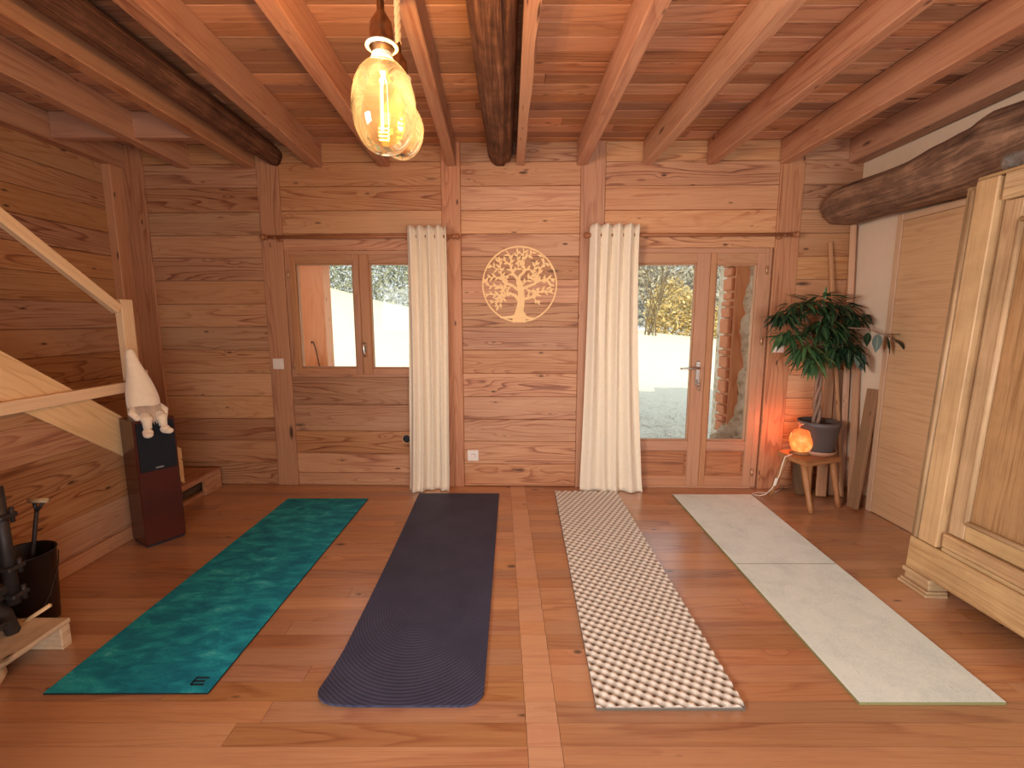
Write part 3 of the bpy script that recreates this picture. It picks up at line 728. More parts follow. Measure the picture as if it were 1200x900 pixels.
# switches, outlet, vent
def plate(x, z, w, h, name, label, cat):
    t = thing(name, label, cat, wall(x, 0, z)); y = -.012
    mb = MB(); mb.bx(-w / 2, w / 2, y - .009 if 0 else -.021, -.0125, -h / 2, h / 2, bev=.003); mb.build('cover_plate', M['white'], t); return t
t = plate(-1.903, 1.03, .088, .086, 'light_switch', 'white square light switch on the post left of the small window', 'light switch')
mb = MB(); mb.bx(-.026, .026, -.0265, -.0215, -.026, .026, bev=.003); mb.build('rocker', M['white'], t)
t = plate(2.105, 1.165, .09, .072, 'light_switch', 'white light switch on the post beside the potted tree', 'light switch')
mb = MB(); mb.bx(-.026, .026, -.0265, -.0215, -.022, .022, bev=.003); mb.build('rocker', M['white'], t)
t = thing('wall_outlet', 'white square wall outlet low on the boards under the tree ornament', 'outlet', wall(-.324, 0, .268))
mb = MB(); mb.bx(-.046, .046, -.01, -.0005, -.046, .046, bev=.003); mb.build('cover_plate', M['white'], t)
mb = MB(); mb.lathe([(.022, 0), (.022, .004), (.018, .004), (.017, .001)], 20, T((0, -.0105, 0)) @ RX(90)); mb.build('socket', M['white'], t)
t = thing('wall_vent', 'round black hole with a pale rim low on the wall beside the left curtain', 'vent', wall(-.875, 0, .405))
mb = MB(); mb.lathe([(.039, 0), (.039, .005), (.033, .006), (.032, .0)], 24, T((0, -.0005, 0)) @ RX(90)); mb.build('rim', M['hinge'], t)
mb = MB(); mb.lathe([(.031, .001), (.031, .004), (.02, .003), (.0, .002)], 24, T((0, -.0005, 0)) @ RX(90)); mb.build('hole', M['dark'], t)

# ------------------------------------------------------------------ pendants
def pendant(x, y, prof, ztop, label, twist, kind):
    """ztop: height of the glass top"""
    t = thing('pendant_bulb', label, 'pendant lamp', (x, y, ztop), 'amber pendant bulbs')
    mb = MB(); n = 40; L = CZ - ztop - .17
    for s in range(3):
        pts = [(.0055 * math.cos(i * .8 + s * 2 * PI / 3), .0055 * math.sin(i * .8 + s * 2 * PI / 3), .134 + (L + .034) * i / n) for i in range(n + 1)]
        mb.tube(pts, .0058, 6)
    mb.build('rope', M['rope'], t)
    mb = MB(); mb.lathe([(.0, .175), (.009, .172), (.0095, .14), (.014, .135), (.026, .115), (.029, .095), (.029, .072), (.031, .07), (.031, .058), (.026, .056), (.024, .035), (.0, .035)], 24); s = mb.build('socket', M['brass'], t, M=T((0, 0, -.034)))
    mb = MB(); mb.lathe([(.027, .066), (.039, .064), (.04, .060), (.027, .058)], 28); mb.build('collar', M['ceramic'], s)
    mb = MB(); mb.lathe([(.0, .024), (.023, .024), (.024, .018), (.025, .01), (.027, .0), (.024, -.004), (.0, -.004)], 24); mb.build('cap', M['brass'] if kind else M['ceramic'], t)
    mb = MB(); mb.lathe(prof, 48); g = mb.build('bulb_glass', M['amber'], t)
    zb = prof[-1][1]
    mb = MB()
    mb.tube([(0, 0, -.006), (0, 0, -.045)], [.012, .004], 10); mb.build('stem', M['ceramic'], t)
    mb = MB()
    if kind == 0:
        mb.tube([(-.004, 0, -.06), (-.006, 0, zb * .74)], .0042, 8)
        mb.tube([(.008, .004, -.05), (.01, .003, zb * .72)], .0012, 6)
        mb.tube([(.013 * math.cos(i * .75) - .002, .009 * math.sin(i * .75), zb * .70 - .0011 * i) for i in range(34)], .0014, 6)
    else:
        mb.tube([(.001, 0, -.045), (0, 0, zb * .5)], .0022, 6)
        mb.tube([(.013 * math.cos(i * .55), .013 * math.sin(i * .55), zb * .48 - .0017 * i) for i in range(46)], .0022, 6)
    mb.build('filament', M['filament'], t)
    return t
def prof_oval(h, r):
    out = [(.022, 0)]
    for i in range(1, 30):
        a = PI * i / 30; out.append((max(r * math.sin(a) ** .82, .022 if i < 4 else 0), -h / 2 + h / 2 * math.cos(a) - .002))
    out.append((0, -h - .002)); return out
def prof_pear(h, r):
    out = []
    for i in range(31):
        s = i / 30; z = -h * s
        if s < .55:
            q = s / .55; rad = .024 + (r - .024) * (q * q * (3 - 2 * q)) ** .9
        else:
            q = (s - .55) / .45; rad = r * math.sqrt(max(0, 1 - q * q))
        out.append((rad, z))
    return out
pendant(-.322, 1.245, prof_oval(.222, .079), 2.03, 'large oval amber filament bulb on a rope, nearer and bigger of the two', 0, 0)
pendant(-.384, 1.70, prof_pear(.235, .078), 2.175, 'pear-shaped amber filament bulb on a rope, hanging behind the big oval one', 0, 1)

# ------------------------------------------------------------------ mats
def flatmat(name, corners, th, mat, label, cat, edge_tint=1., top_tint=0., group='yoga mats'):
    c = [Vector((x, y, 0)) for x, y in corners]      # far-left, far-right, near-right, near-left
    ctr = (c[2] + c[3]) / 2
    o = MB(); vs = [p - ctr for p in c]; vs2 = [v + Vector((0, 0, th)) for v in vs]; b = .002
    top = [v + (Vector((0, 0, th * .5)) - v).normalized() * 0 for v in vs2]
    fs = [(3, 2, 1, 0), (7, 4, 5, 6), (0, 1, 5, 4), (1, 2, 6, 5), (2, 3, 7, 6), (3, 0, 4, 7)]
    fs[1] = (4, 7, 6, 5)
    o.raw(vs + vs2, fs, None, [edge_tint, top_tint] + [edge_tint] * 4)
    r = o.build(name, mat, M=T((ctr.x, ctr.y, .0012))); tag(r, label, cat, group); return r, ctr
matr = 'yoga mat'
ob_, ct = flatmat('yoga_mat', [(-1.745, 3.434), (-1.12, 3.434), (-1.137, 1.545), (-1.751, 1.543)], .006, M['teal'], 'mottled teal yoga mat with black edges, leftmost on the plank floor', matr)
mb = MB()
for i, (a, b) in enumerate(((-1.231, -1.178), (-1.232, -1.184), (-1.230, -1.178))):
    yy = 1.618 - i * .017; mb.bx(a - ct.x, b - ct.x, yy - .0045 - ct.y, yy + .0045 - ct.y, .006, .0066, bev=0)
mb.bx(-1.231 - ct.x, -1.224 - ct.x, 1.584 - ct.y, 1.618 - ct.y, .006, .0066, bev=0)
mb.build('logo_mark', M['logo'], ob_)
# navy mat with rounded near corners and a lifted corner
mb = MB(); cn = ((-.745, 3.525), (-.103, 3.54), (-.105, 1.485), (-.712, 1.485)); ctr = Vector((-.408, 1.485, 0)); th = .009
def navy(u, v, z=0.):
    xl = cn[0][0] + (cn[3][0] - cn[0][0]) * v; xr = cn[1][0] + (cn[2][0] - cn[1][0]) * v
    xl += .012 * math.sin(v * PI * .9) ; xl -= .02 * max(0, v - .86) / .14
    y = 3.53 + (1.485 - 3.53) * v; rad = .075; w = xr - xl; ins = 0
    dy = y - 1.485
    if dy < rad: ins = rad - math.sqrt(max(0, rad * rad - (rad - dy) ** 2))
    xx = xl + ins + (w - 2 * ins) * u
    lift = .02 * max(0, 1 - math.hypot(xx - xl, dy) / .16) ** 1.5 + .003 * max(0, mnoise.noise((xx * 3, y * 2, 3)))
    return (xx - ctr.x, y - ctr.y, z + lift)
nu, nv = 30, 130
vv = [0] + [i / nv * .96 for i in range(1, nv)] + [.96 + .04 * i / 16 for i in range(17)]
tv = []; bv = []
for v in vv:
    for i in range(nu + 1): tv.append(navy(i / nu, v, th)); bv.append(navy(i / nu, v, 0))
W_ = nu + 1; nt = len(tv); fs = []
for j in range(len(vv) - 1):
    for i in range(nu):
        a = j * W_ + i; fs.append((a, a + W_, a + W_ + 1, a + 1)); fs.append((nt + a, nt + a + 1, nt + a + W_ + 1, nt + a + W_))
    a = j * W_; fs.append((a, nt + a, nt + a + W_, a + W_)); a += nu; fs.append((a, a + W_, nt + a + W_, nt + a))
for i in range(nu):
    fs.append((i, i + 1, nt + i + 1, nt + i)); a = (len(vv) - 1) * W_ + i; fs.append((a, nt + a, nt + a + 1, a + 1))
mb.raw(tv + bv, fs, None, .5, False)
tag(mb.build('yoga_mat', M['navy'], M=T((ctr.x, ctr.y, .0012))), 'dark navy ribbed yoga mat with rounded near corners, second from left', matr, 'yoga mats')
# egg-crate foam
mb = MB(); cn = ((.346, 3.556), (.842, 3.556), (.836, 1.472), (.302, 1.472)); ctr = Vector((.57, 1.472, 0)); pit = .0354
def egg(u, v):
    xl = cn[0][0] + (cn[3][0] - cn[0][0]) * v; xr = cn[1][0] + (cn[2][0] - cn[1][0]) * v
    x = xl + (xr - xl) * u; y = 3.556 + (1.472 - 3.556) * v
    a = PI * (x * .966 + y * .259) / (pit * .72); b = PI * (y * .966 - x * .259) / (pit * .72)
    h = 2 * max(0, .5 + .5 * math.sin(a) * math.sin(b)) ** .6 - 1
    return (x - ctr.x, y - ctr.y, .0145 + .0080 * h)
nu, nv = 110, 460
top = [egg(i / nu, j / nv) for j in range(nv + 1) for i in range(nu + 1)]; W_ = nu + 1; fs = []; sm = []
for j in range(nv):
    for i in range(nu): a = j * W_ + i; fs.append((a, a + W_, a + W_ + 1, a + 1))
mb.raw(top, fs, None, .5, True)
bd = [i for i in range(W_)] + [j * W_ + nu for j in range(1, nv + 1)] + [nv * W_ + i for i in range(nu - 1, -1, -1)] + [j * W_ for j in range(nv - 1, 0, -1)]
vs = [top[k] for k in bd] + [(top[k][0], top[k][1], 0) for k in bd]; n = len(bd)
mb.raw(vs, [(i, (i + 1) % n, n + (i + 1) % n, n + i) for i in range(n)], None, .5, False)
mb.raw([vs[n], vs[n + nu], vs[n + nu + nv], vs[n + 2 * nu + nv]], [(0, 1, 2, 3)], None, .5)
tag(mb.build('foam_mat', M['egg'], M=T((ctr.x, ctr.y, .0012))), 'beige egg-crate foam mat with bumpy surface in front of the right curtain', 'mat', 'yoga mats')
# white foam board in two folding panels
t = thing('foam_mat', 'pale grey folding foam board with green edges, rightmost on the floor', 'mat', (1.55, 1.5, .0012), 'yoga mats')
L0 = Vector((1.277, 3.504)); R0_ = Vector((1.9, 3.504)); L1 = Vector((1.262, 1.497)); R1 = Vector((1.796, 1.497))
k = (3.504 - 2.454) / (3.504 - 1.497); Lm = L0.lerp(L1, k); Rm = R0_.lerp(R1, k); g = Vector((0, .0025))
for a, b, c_, d in ((L0, R0_, Rm + g, Lm + g), (Lm - g, Rm - g, R1, L1)):
    mb = MB(); vs = [(p.x - 1.55, p.y - 1.5, z) for z in (0, .011) for p in (a, b, c_, d)]
    bm = bmesh.new(); bv_ = [bm.verts.new(v) for v in vs]
    for f in ((3, 2, 1, 0), (4, 5, 6, 7), (0, 1, 5, 4), (1, 2, 6, 5), (2, 3, 7, 6), (3, 0, 4, 7)): bm.faces.new([bv_[i] for i in f])
    bmesh.ops.recalc_face_normals(bm, faces=bm.faces[:]); bm.verts.ensure_lookup_table(); bm.verts.index_update()
    mb.raw([tuple(v.co) for v in bm.verts], [[v.index for v in f.verts] for f in bm.faces], None, [0. if f.normal.z > .5 else 1. for f in bm.faces]); bm.free()
    mb.build('foam_panel', M['foam'], t)

# ------------------------------------------------------------------ staircase
SX = -2.425
t = thing('staircase', 'pale wooden staircase with sloping stringer and handrail along the left wall', 'staircase', (SX, 3.2, 0))
IT = T((-SX, -3.2, 0))
def loc(p): return (p[0] - SX, p[1] - 3.2, p[2])
sl = (.799 - 1.247) / (2.798 - 2.179)
mb = MB()
def sy(y): return 1.247 + (y - 2.179) * sl
y0, y1 = 3.28, .55; dz = .262
vs = []
for x in (0., -.04):
    vs += [loc((SX + x, y0, max(sy(y0) - dz, .13))), loc((SX + x, y0, sy(y0))), loc((SX + x, y1, sy(y1))), loc((SX + x, y1, sy(y1) - dz))]
fs = [(0, 1, 2, 3), (7, 6, 5, 4), (0, 4, 5, 1), (1, 5, 6, 2), (2, 6, 7, 3), (3, 7, 4, 0)]
def suv(k):
    q = vs[k]; return (q[1] * .82 - q[2] * .58, q[1] * .58 + q[2] * .82 + (q[0] * 3))
mb.raw(vs, fs, [[suv(k) for k in f] for f in fs], .5); mb.build('stringer', M['stair'], t)
for i in range(12):
    yy = 3.06 - i * .235; zz = .33 + i * .17
    if zz > 2.1: break
    mb = MB(); mb.bx(XL + .005 - SX, -.045, yy - .13 - 3.2, yy + .13 - 3.2, zz - .035, zz, bev=.004, axis=0); mb.build('tread', M['stair'], t)
def hr(y): return 1.489 + (y - 2.864) * (-.704)
mb = MB(); mb.bar(loc((SX + .0, 2.868, hr(2.868) - .036)), loc((SX + .0, .5, hr(.5) - .036)), .042, .062, bev=.004, tint=.6); mb.build('handrail', M['stair'], t)
mb = MB(); mb.bx(-.045, .0, 2.9 - 3.2, 2.99 - 3.2, .45, 1.513, bev=.003, axis=2, tint=.6); mb.build('newel_post', M['stair'], t)
mb = MB(); mb.bx(-.082, -.037, 3.02 - 3.2, 3.1 - 3.2, .35, 1.05, bev=.003, axis=2, tint=.4); mb.build('short_post', M['stair'], t)
mb = MB(); mb.bx(.001, .035, .6 - 3.2, 2.9 - 3.2, .94, 1.003, bev=.003, axis=1, tint=.55); mb.build('guard_rail', M['stair'], t)
# bottom step
mb = MB(); mb.bx(XL + .01 - SX, .0, 3.22 - 3.2, 3.70 - 3.2, .128, .168, bev=.006, axis=1, tint=.3); mb.build('bottom_tread', M['post'], t)
mb = MB(); mb.bx(-.03, -.002, 3.5 - 3.2, 3.70 - 3.2, .001, .127, bev=.003, axis=1, tint=.4); mb.build('riser_board', M['post'], t)
mb = MB(); mb.bx(-.05, -.006, 2.93 - 3.2, 3.23 - 3.2, .001, .4, bev=.003, axis=2, tint=.2); mb.build('step_side', M['post'], t)
mb = MB(); mb.bx(-.64, -.035, 3.27 - 3.2, 3.67 - 3.2, 0.001, .03, bev=0, tint=.1); mb.build('step_base', M['post'], t)
mb = MB()
mb.tube([(-2.6, 3.26, .073), (-2.6, 3.66, .073)], .041, 14); mb.tube([(-2.51, 3.25, .073), (-2.51, 3.64, .073)], .041, 14)
tag(mb.build('coir_mat', M['matbrown']), 'brown bristly mat rolled up under the bottom stair step', 'doormat')
# boarded wall under the stairs
mb = MB(); zt = [0, .1, .29, .48, .67, .86, 1.05, 1.24, 1.43, 1.62, 1.8, 2.0, 2.2]
for a, b in zip(zt[:-1], zt[1:]):
    ym = 2.798 + (b + dz - .02 - .799) / sl; ya = min(3.2, 2.798 + (a + dz - .03 - .799) / sl)
    yb = min(ya, ym)
    vs = []
    for x in (SX - .012, SX - .034):
        vs += [(x, YF + .01, a + .001), (x, ya, a + .001), (x, yb, b - .001), (x, YF + .01, b - .001)]
    fs = [(0, 1, 2, 3), (7, 6, 5, 4), (0, 4, 5, 1), (1, 5, 6, 2), (2, 6, 7, 3), (3, 7, 4, 0)]; o1, o2 = random.random() * 30, random.random() * 30
    mb.raw(vs, fs, [[(vs[k][1] + o1, vs[k][2] + o2) for k in f] for f in fs], random.uniform(0, .35))
struct(mb.build('wall_stair', M['wall']))
mb = MB(); mb.bx(SX - .011, SX + .006, YF + .01, 2.92, 0, .085, bev=.004, axis=1, tint=.35); struct(mb.build('baseboard_left', M['post']))

# ------------------------------------------------------------------ speaker + gnome
a0 = math.atan2(.18, .119)    # direction of the front edge
MS = T((-2.234, 2.651, 0)) @ Matrix.Rotation(a0, 4, 'Z')   # x along the front, y into the cabinet
t = thing('floor_speaker', 'dark reddish floor-standing loudspeaker with black upper grille before the stairs', 'speaker', MS)
w_, dpt, hh = .215, .215, .79
mb = MB(); mb.bx(0, w_, 0, dpt, .012, hh, bev=.004, tint=.5); mb.build('cabinet', M['mahogany'], t)
mb = MB(); mb.bx(.006, w_ - .006, .006, dpt - .006, 0, .0119, bev=0); mb.build('base', M['dark'], t)
mb = MB(); mb.bx(.012, w_ - .012, -.012, -.0005, .475, .775, bev=.004, seg=2); g = mb.build('grille', M['grille'], t)
mb = MB(); mb.bx(.088, .128, -.0135, -.0121, .487, .496, bev=0); mb.build('badge', M['badge'], g)

MG = MS @ T((.095, .085, hh))
t = thing('plush_gnome', 'cream plush gnome with a tall pointed hat sitting on the loudspeaker, legs dangling', 'plush toy', MG)
mb = MB()
hat = [(.0, .0, .06), (-.002, 0, .1), (-.006, 0, .16), (-.012, 0, .23), (-.024, 0, .30), (-.036, 0, .36), (-.042, 0, .405), (-.043, 0, .425)]
mb.tube([(p[0], p[1], p[2]) for p in hat], [.083, .085, .074, .06, .042, .027, .02, .012], 22)
for v in range(len(mb.v)):
    p = Vector(mb.v[v]); nn = mnoise.noise(p * 22); mb.v[v] = tuple(p + Vector((nn, mnoise.noise(p * 14 + Vector((5, 0, 0))), 0)) * .008)
ho = mb.build('hat', M['plush'], t); ho.modifiers.new('s', 'SUBSURF').render_levels = 2
mb = MB(); mb.tube([(0, 0, .0), (0, 0, .02), (0, 0, .05), (0, 0, .085)], [.05, .074, .078, .07], 20); mb.build('body', M['plush'], t).modifiers.new('s', 'SUBSURF')
mb = MB()
for i in range(90):
    a = -PI / 2 + (i / 89 - .5) * 2.0; r = .084; rr_ = random.uniform(.9, 1.05)
    mb.tube([(r * .92 * math.cos(a), r * .92 * math.sin(a), .085), (r * 1.08 * rr_ * math.cos(a), r * 1.08 * rr_ * math.sin(a), .05), (r * 1.0 * rr_ * math.cos(a), r * 1.22 * math.sin(a), random.uniform(.0, .02)), (r * 1.0 * rr_ * math.cos(a), r * 1.34 * math.sin(a), random.uniform(-.03, .0))], [.005, .005, .004, .001], 5)
mb.build('beard', M['beard'], t)
def lump(mb, c, r, M_=None):
    b = bmesh.new(); bmesh.ops.create_icosphere(b, subdivisions=3, radius=1)
    for v in b.verts: v.co = Vector((v.co.x * r[0] + c[0], v.co.y * r[1] + c[1], v.co.z * r[2] + c[2]))
    mb.bm(b, M_, .5, True)
for s, fx, dz_ in ((-1, -.034, -.006), (1, .043, .0)):
    mb = MB(); x = fx
    mb.tube([(x * .8, -.055, .028), (x, -.10, .026), (x * 1.02, -.122, .004), (x * 1.02, -.124, -.04 + dz_)], [.021, .024, .024, .021], 14)
    mb.build('leg', M['plush'], t)
    mb = MB(); lump(mb, (x, -.118, .012), (.029, .027, .024)); lump(mb, (x * 1.05 + s * .004, -.135, -.062 + dz_), (.026, .034, .026)); lump(mb, (x * 1.05 + s * .012, -.16, -.07 + dz_), (.024, .028, .018)); mb.build('boot', M['plush'], t)
    mb = MB(); mb.tube([(s * .062, -.03, .075), (s * .082, -.06, .045), (s * .07, -.085, .022)], [.018, .02, .016], 12); lump(mb, (s * .068, -.088, .018), (.018, .017, .015)); mb.build('arm', M['plush'], t)

# ------------------------------------------------------------------ stove corner
t = thing('bucket', 'black metal coal bucket with a wire handle against the stair panelling', 'bucket', (-2.225, 1.96, 0))
mb = MB(); mb.lathe([(.0, .001), (.095, .001), (.1, .006), (.117, .337), (.121, .341), (.117, .345), (.113, .34), (.095, .012), (.0, .012)], 36); mb.build('body', M['bucket'], t)
mb = MB(); mb.tube([(.09, .08, .315), (.132, .03, .27), (.152, -.04, .17), (.162, -.10, .12), (.16, -.13, .125)], .0022, 6)
mb.tube([(-.09, -.08, .315), (-.02, -.135, .22), (.07, -.15, .135), (.12, -.145, .122), (.158, -.14, .124)], .0022, 6); hd = mb.build('wire_handle', M['blackmetal'], t)
mb = MB(); mb.tube([(.155, -.16, .118), (.238, -.128, .172)], .0085, 10); mb.build('grip', M['stair'], hd)
t = thing('fire_shovel', 'dark T-handled shovel standing in the black bucket', 'shovel', (-2.20, 1.97, .06))
mb = MB(); mb.tube([(-.03, 0, .02), (.02, -.005, .26), (.078, -.012, .48)], .008, 8); mb.tube([(.078, -.012, .48), (.072, -.012, .53)], .007, 8); mb.tube([(.078, -.012, .48), (.112, -.012, .522)], .007, 8); mb.build('shaft', M['blackmetal'], t)
mb = MB(); mb.tube([(.05, -.012, .53), (.136, -.012, .532)], .0105, 10); mb.build('handle', M['pallet'], t)
mb = MB(); mb.grid(6, 6, lambda u, v: (-.03 + (u - .5) * .11, .0 + .02 * math.cos((u - .5) * 3), .0 + v * .13)); mb.build('blade', M['blackmetal'], t)
# pallet under the stove
t = thing('pallet', 'short rough wooden pallet on the floor under the stove', 'pallet', (-1.95, 1.7, 0))
mb = MB(); mb.bx(-.44, .05, -.45, .125, .098, .12, bev=.004, axis=1, tint=.6); mb.build('deck_board', M['pallet'], t)
mb = MB(); mb.bx(-.40, .047, .078, .122, 0, .0975, bev=.004, axis=0, tint=.7); mb.build('bearer', M['pallet'], t)
mb = MB(); mb.bx(-.40, .047, -.44, -.39, 0, .0975, bev=.004, axis=0, tint=.5); mb.build('bearer', M['pallet'], t)
mb = MB(); seg = 30
prof = [(.0, .0), (.135, .004), (.15, .03), (.146, .062), (.12, .078), (0, .082)]
mb.lathe(prof, 28)
for i in range(len(mb.v)):
    p = Vector(mb.v[i]); mb.v[i] = tuple(p * (1 + .1 * mnoise.noise(p * 9)))
tag(mb.build('stone_slab', M['pallet'], M=T((-2.06, 1.5, .001))), 'rounded wooden disc lying on the floor under the pallet', 'wood disc')
t = thing('stove', 'black cast-iron wood stove standing on the pallet at the left edge', 'wood stove', (-2.14, 1.5, .1205))
mb = MB(); mb.bx(-.22, .10, -.42, .165, .19, .62, bev=.02, seg=2); mb.build('body', M['blackmetal'], t)
mb = MB(); mb.bx(-.24, .125, -.45, .19, .62, .645, bev=.008); mb.build('top_plate', M['blackmetal'], t)
mb = MB(); mb.bx(-.24, .13, -.45, .195, .165, .19, bev=.008); mb.build('bottom_plate', M['blackmetal'], t)
mb = MB(); mb.bx(.101, .125, -.36, .1, .22, .58, bev=.008); dd = mb.build('door', M['blackmetal'], t)
mb = MB(); mb.tube([(.125, .225, .13), (.125, .225, .62)], .021, 10); mb.bx(.06, .13, .15, .23, .5, .54, bev=.01); mb.bx(.06, .13, .15, .23, .18, .22, bev=.01); mb.build('column', M['blackmetal'], t)
for z in (.17, .285, .5):
    mb = MB(); mb.bx(.095, .16, .195, .26, z - .009, z + .009, bev=.004); mb.tube([(.148, .245, z - .03), (.148, .245, z + .03)], .008, 8); mb.build('hinge', M['blackmetal'], t)
for (x, y) in ((.05, .18), (.05, -.38), (-.2, .18), (-.2, -.38)):
    s = 1 if x > 0 else -1; q = 1 if y > 0 else -1
    mb = MB(); mb.tube([(x - s * .05, y - q * .05, .165), (x + s * .03, y + q * .0, .15), (x + s * .045, y + q * .03, .09), (x + s * .05, y + q * .045, .008), (x + s * .05, y + q * .05, .001)], [.04, .036, .028, .026, .026], 10, sq=.8); mb.build('leg', M['blackmetal'], t)
mb = MB(); mb.bx(-.1, .17, .03, .16, .075, .1, bev=.006); mb.build('ash_lip', M['blackmetal'], t)

# ------------------------------------------------------------------ stool, lamp, plant
SC_ = Vector((2.228, 3.382, 0))
t = thing('stool', 'small four-legged wooden stool with worn seat in the right back corner', 'stool', tuple(SC_))
mb = MB(); q = [(2.055, 3.472), (2.096, 3.171), (2.44, 3.294), (2.40, 3.592)]
b = bmesh.new(); vs = [b.verts.new((x - SC_.x, y - SC_.y, z)) for z in (.342, .38) for x, y in q]
for f in ((3, 2, 1, 0), (4, 5, 6, 7), (0, 1, 5, 4), (1, 2, 6, 5), (2, 3, 7, 6), (3, 0, 4, 7)): b.faces.new([vs[i] for i in f])
bmesh.ops.recalc_face_normals(b, faces=b.faces[:]); bmesh.ops.bevel(b, geom=b.edges[:], offset=.008, segments=2, affect='EDGES'); mb.bm(b, RZ(0), .5, False, axis=0)
mb.build('seat', M['stool'], t)
for top, foot in (((2.125, 3.245), (2.157, 3.165)), ((2.39, 3.325), (2.43, 3.272)), ((2.11, 3.43), (2.05, 3.505)), ((2.36, 3.53), (2.40, 3.57))):
    mb = MB(); p0 = Vector((top[0] - SC_.x, top[1] - SC_.y, .345)); p1 = Vector((foot[0] - SC_.x, foot[1] - SC_.y, .004))
    mb.tube([p0, p0.lerp(p1, .35), p0.lerp(p1, .8), p0.lerp(p1, .84), p1], [.022, .021, .017, .019, .017], 12); mb.build('leg', M['stool'], t)

t = thing('salt_lamp', 'glowing orange salt crystal lamp on the stool beside the plant pot', 'lamp', (2.19, 3.395, .38))
mb = MB(); mb.lathe([(.0, .0005), (.062, .0005), (.065, .01), (.06, .022), (.0, .022)], 24); mb.build('base', M['stool'], t)
b = bmesh.new(); bmesh.ops.create_icosphere(b, subdivisions=3, radius=1)
for v in b.verts:
    z = v.co.z; f = 1 + .16 * mnoise.noise(v.co * 1.8 + Vector((3, 1, 0))) + .05 * mnoise.noise(v.co * 5)
    v.co = Vector((v.co.x * .076 * f, v.co.y * .074 * f, max(-.085, min(.088, z * .104 * f)))) + Vector((0, 0, .1))
mb = MB(); mb.bm(b, None, .5, False); mb.build('crystal', M['salt'], t)
mb = MB(); mb.tube([(2.11, 3.352, .39), (2.07, 3.33, .386), (2.04, 3.335, .37), (2.03, 3.345, .30), (2.032, 3.37, .22), (2.03, 3.40, .16), (2.01, 3.42, .09), (1.99, 3.46, .03), (1.96, 3.49, .006), (1.93, 3.515, .005), (1.93, 3.545, .005), (1.99, 3.565, .005), (2.06, 3.55, .006), (2.14, 3.57, .01), (2.22, 3.615, .03)], .0035, 6)
cb = tag(mb.build('power_cord', M['cable']), 'white power cord with inline switch hanging from the stool to the floor', 'cord')
mb = MB(); mb.bar((2.029, 3.395, .185), (2.022, 3.408, .12), .022, .015, up=(0, 1, 0), bev=.005); mb.build('inline_switch', M['cable'], cb)

PX, PY = 2.33, 3.42
t = thing('potted_tree', 'bushy green weeping fig with braided trunk in a dark grey pot on the stool', 'potted plant', (PX, PY, .38))
mb = MB(); mb.lathe([(.0, .001), (.115, .001), (.13, .03), (.127, .032), (.112, .012), (.0, .012)], 30); mb.build('saucer', M['saucer'], t)
mb = MB(); mb.lathe([(.0, .013), (.103, .013), (.108, .02), (.136, .215), (.142, .218), (.143, .25), (.134, .25), (.13, .215), (.0, .214)], 36); mb.build('pot', M['grey_pot'], t)
mb = MB(); mb.lathe([(.131, .216), (.09, .226), (.0, .23)], 30); mb.build('soil', M['soil'], t)
mb = MB()
for s in range(3):
    pts = []
    for i in range(34):
        q = i / 33; a = q * 9. + s * 2 * PI / 3; r = .02 * (1 - .35 * q) * (1 if q < .7 else 1 + (q - .7) * 3)
        pts.append((-.022 - .02 * q + r * math.cos(a), r * math.sin(a) * .8, .21 + q * .56))
    mb.tube(pts, [.0135 - .004 * i / 33 for i in range(34)], 8)
mb.build('trunk', M['trunk'], t)
lp = random.Random(5); lf = MB(); br = MB()
def leaf3(p, d, L, W, droop, tint, roll=0., cup=.25):
    d = Vector(d).normalized(); side = d.cross(Vector((0, 0, 1)))
    if side.length < .1: side = Vector((1, 0, 0))
    side.normalize(); up = side.cross(d); side = (side * math.cos(roll) + up * math.sin(roll)).normalized()
    n = 7; vs = []; fs = []; uv = []; p = Vector(p); c = p.copy(); dd = d.copy()
    for i in range(n + 1):
        s = i / n; w = W * .5 * max(.02, math.sin(PI * min(1, s ** .75 * .97 + .03)))
        nrm = side.cross(dd).normalized()
        vs += [c - side * w + nrm * w * cup, c.copy(), c + side * w + nrm * w * cup]
        dd = (dd + Vector((0, 0, -droop / n))).normalized(); c = c + dd * (L / n)
    for i in range(n):
        a = i * 3
        for k in (0, 1):
            fs.append((a + k, a + k + 1, a + k + 4, a + k + 3)); uv.append([(i / n, k * .5), (i / n, k * .5 + .5), ((i + 1) / n, k * .5 + .5), ((i + 1) / n, k * .5)])
    lf.raw(vs, fs, uv, tint, True)
top = Vector((-.04, 0, .77 - .02))
def cluster(x, y, z, r, n, L, W, tint=(.15, .6), down=.6, out=None, flat=.7):
    c = Vector((x - PX, y - PY, z - .38)); st = top + Vector((lp.uniform(-.02, .02), lp.uniform(-.02, .02), lp.uniform(-.12, .05)))
    mid = st.lerp(c, .55) + Vector((0, 0, .05)); br.tube([st, mid, c], [.007, .005, .003], 6)
    for i in range(int(n * 1.7)):
        a = lp.uniform(0, 2 * PI); q = lp.random()
        b = c + Vector((math.cos(a) * r * q, math.sin(a) * r * q * flat, lp.uniform(-.5, .6) * r))
        d = Vector((math.cos(a), math.sin(a) * .8 - .25, lp.uniform(-1., .35) * down))
        if out: d = d + Vector(out) * .8
        leaf3(b, d, L * lp.uniform(.75, 1.15), W * lp.uniform(.8, 1.15), lp.uniform(.4, 1.3), lp.uniform(*tint), lp.uniform(-.5, .5))
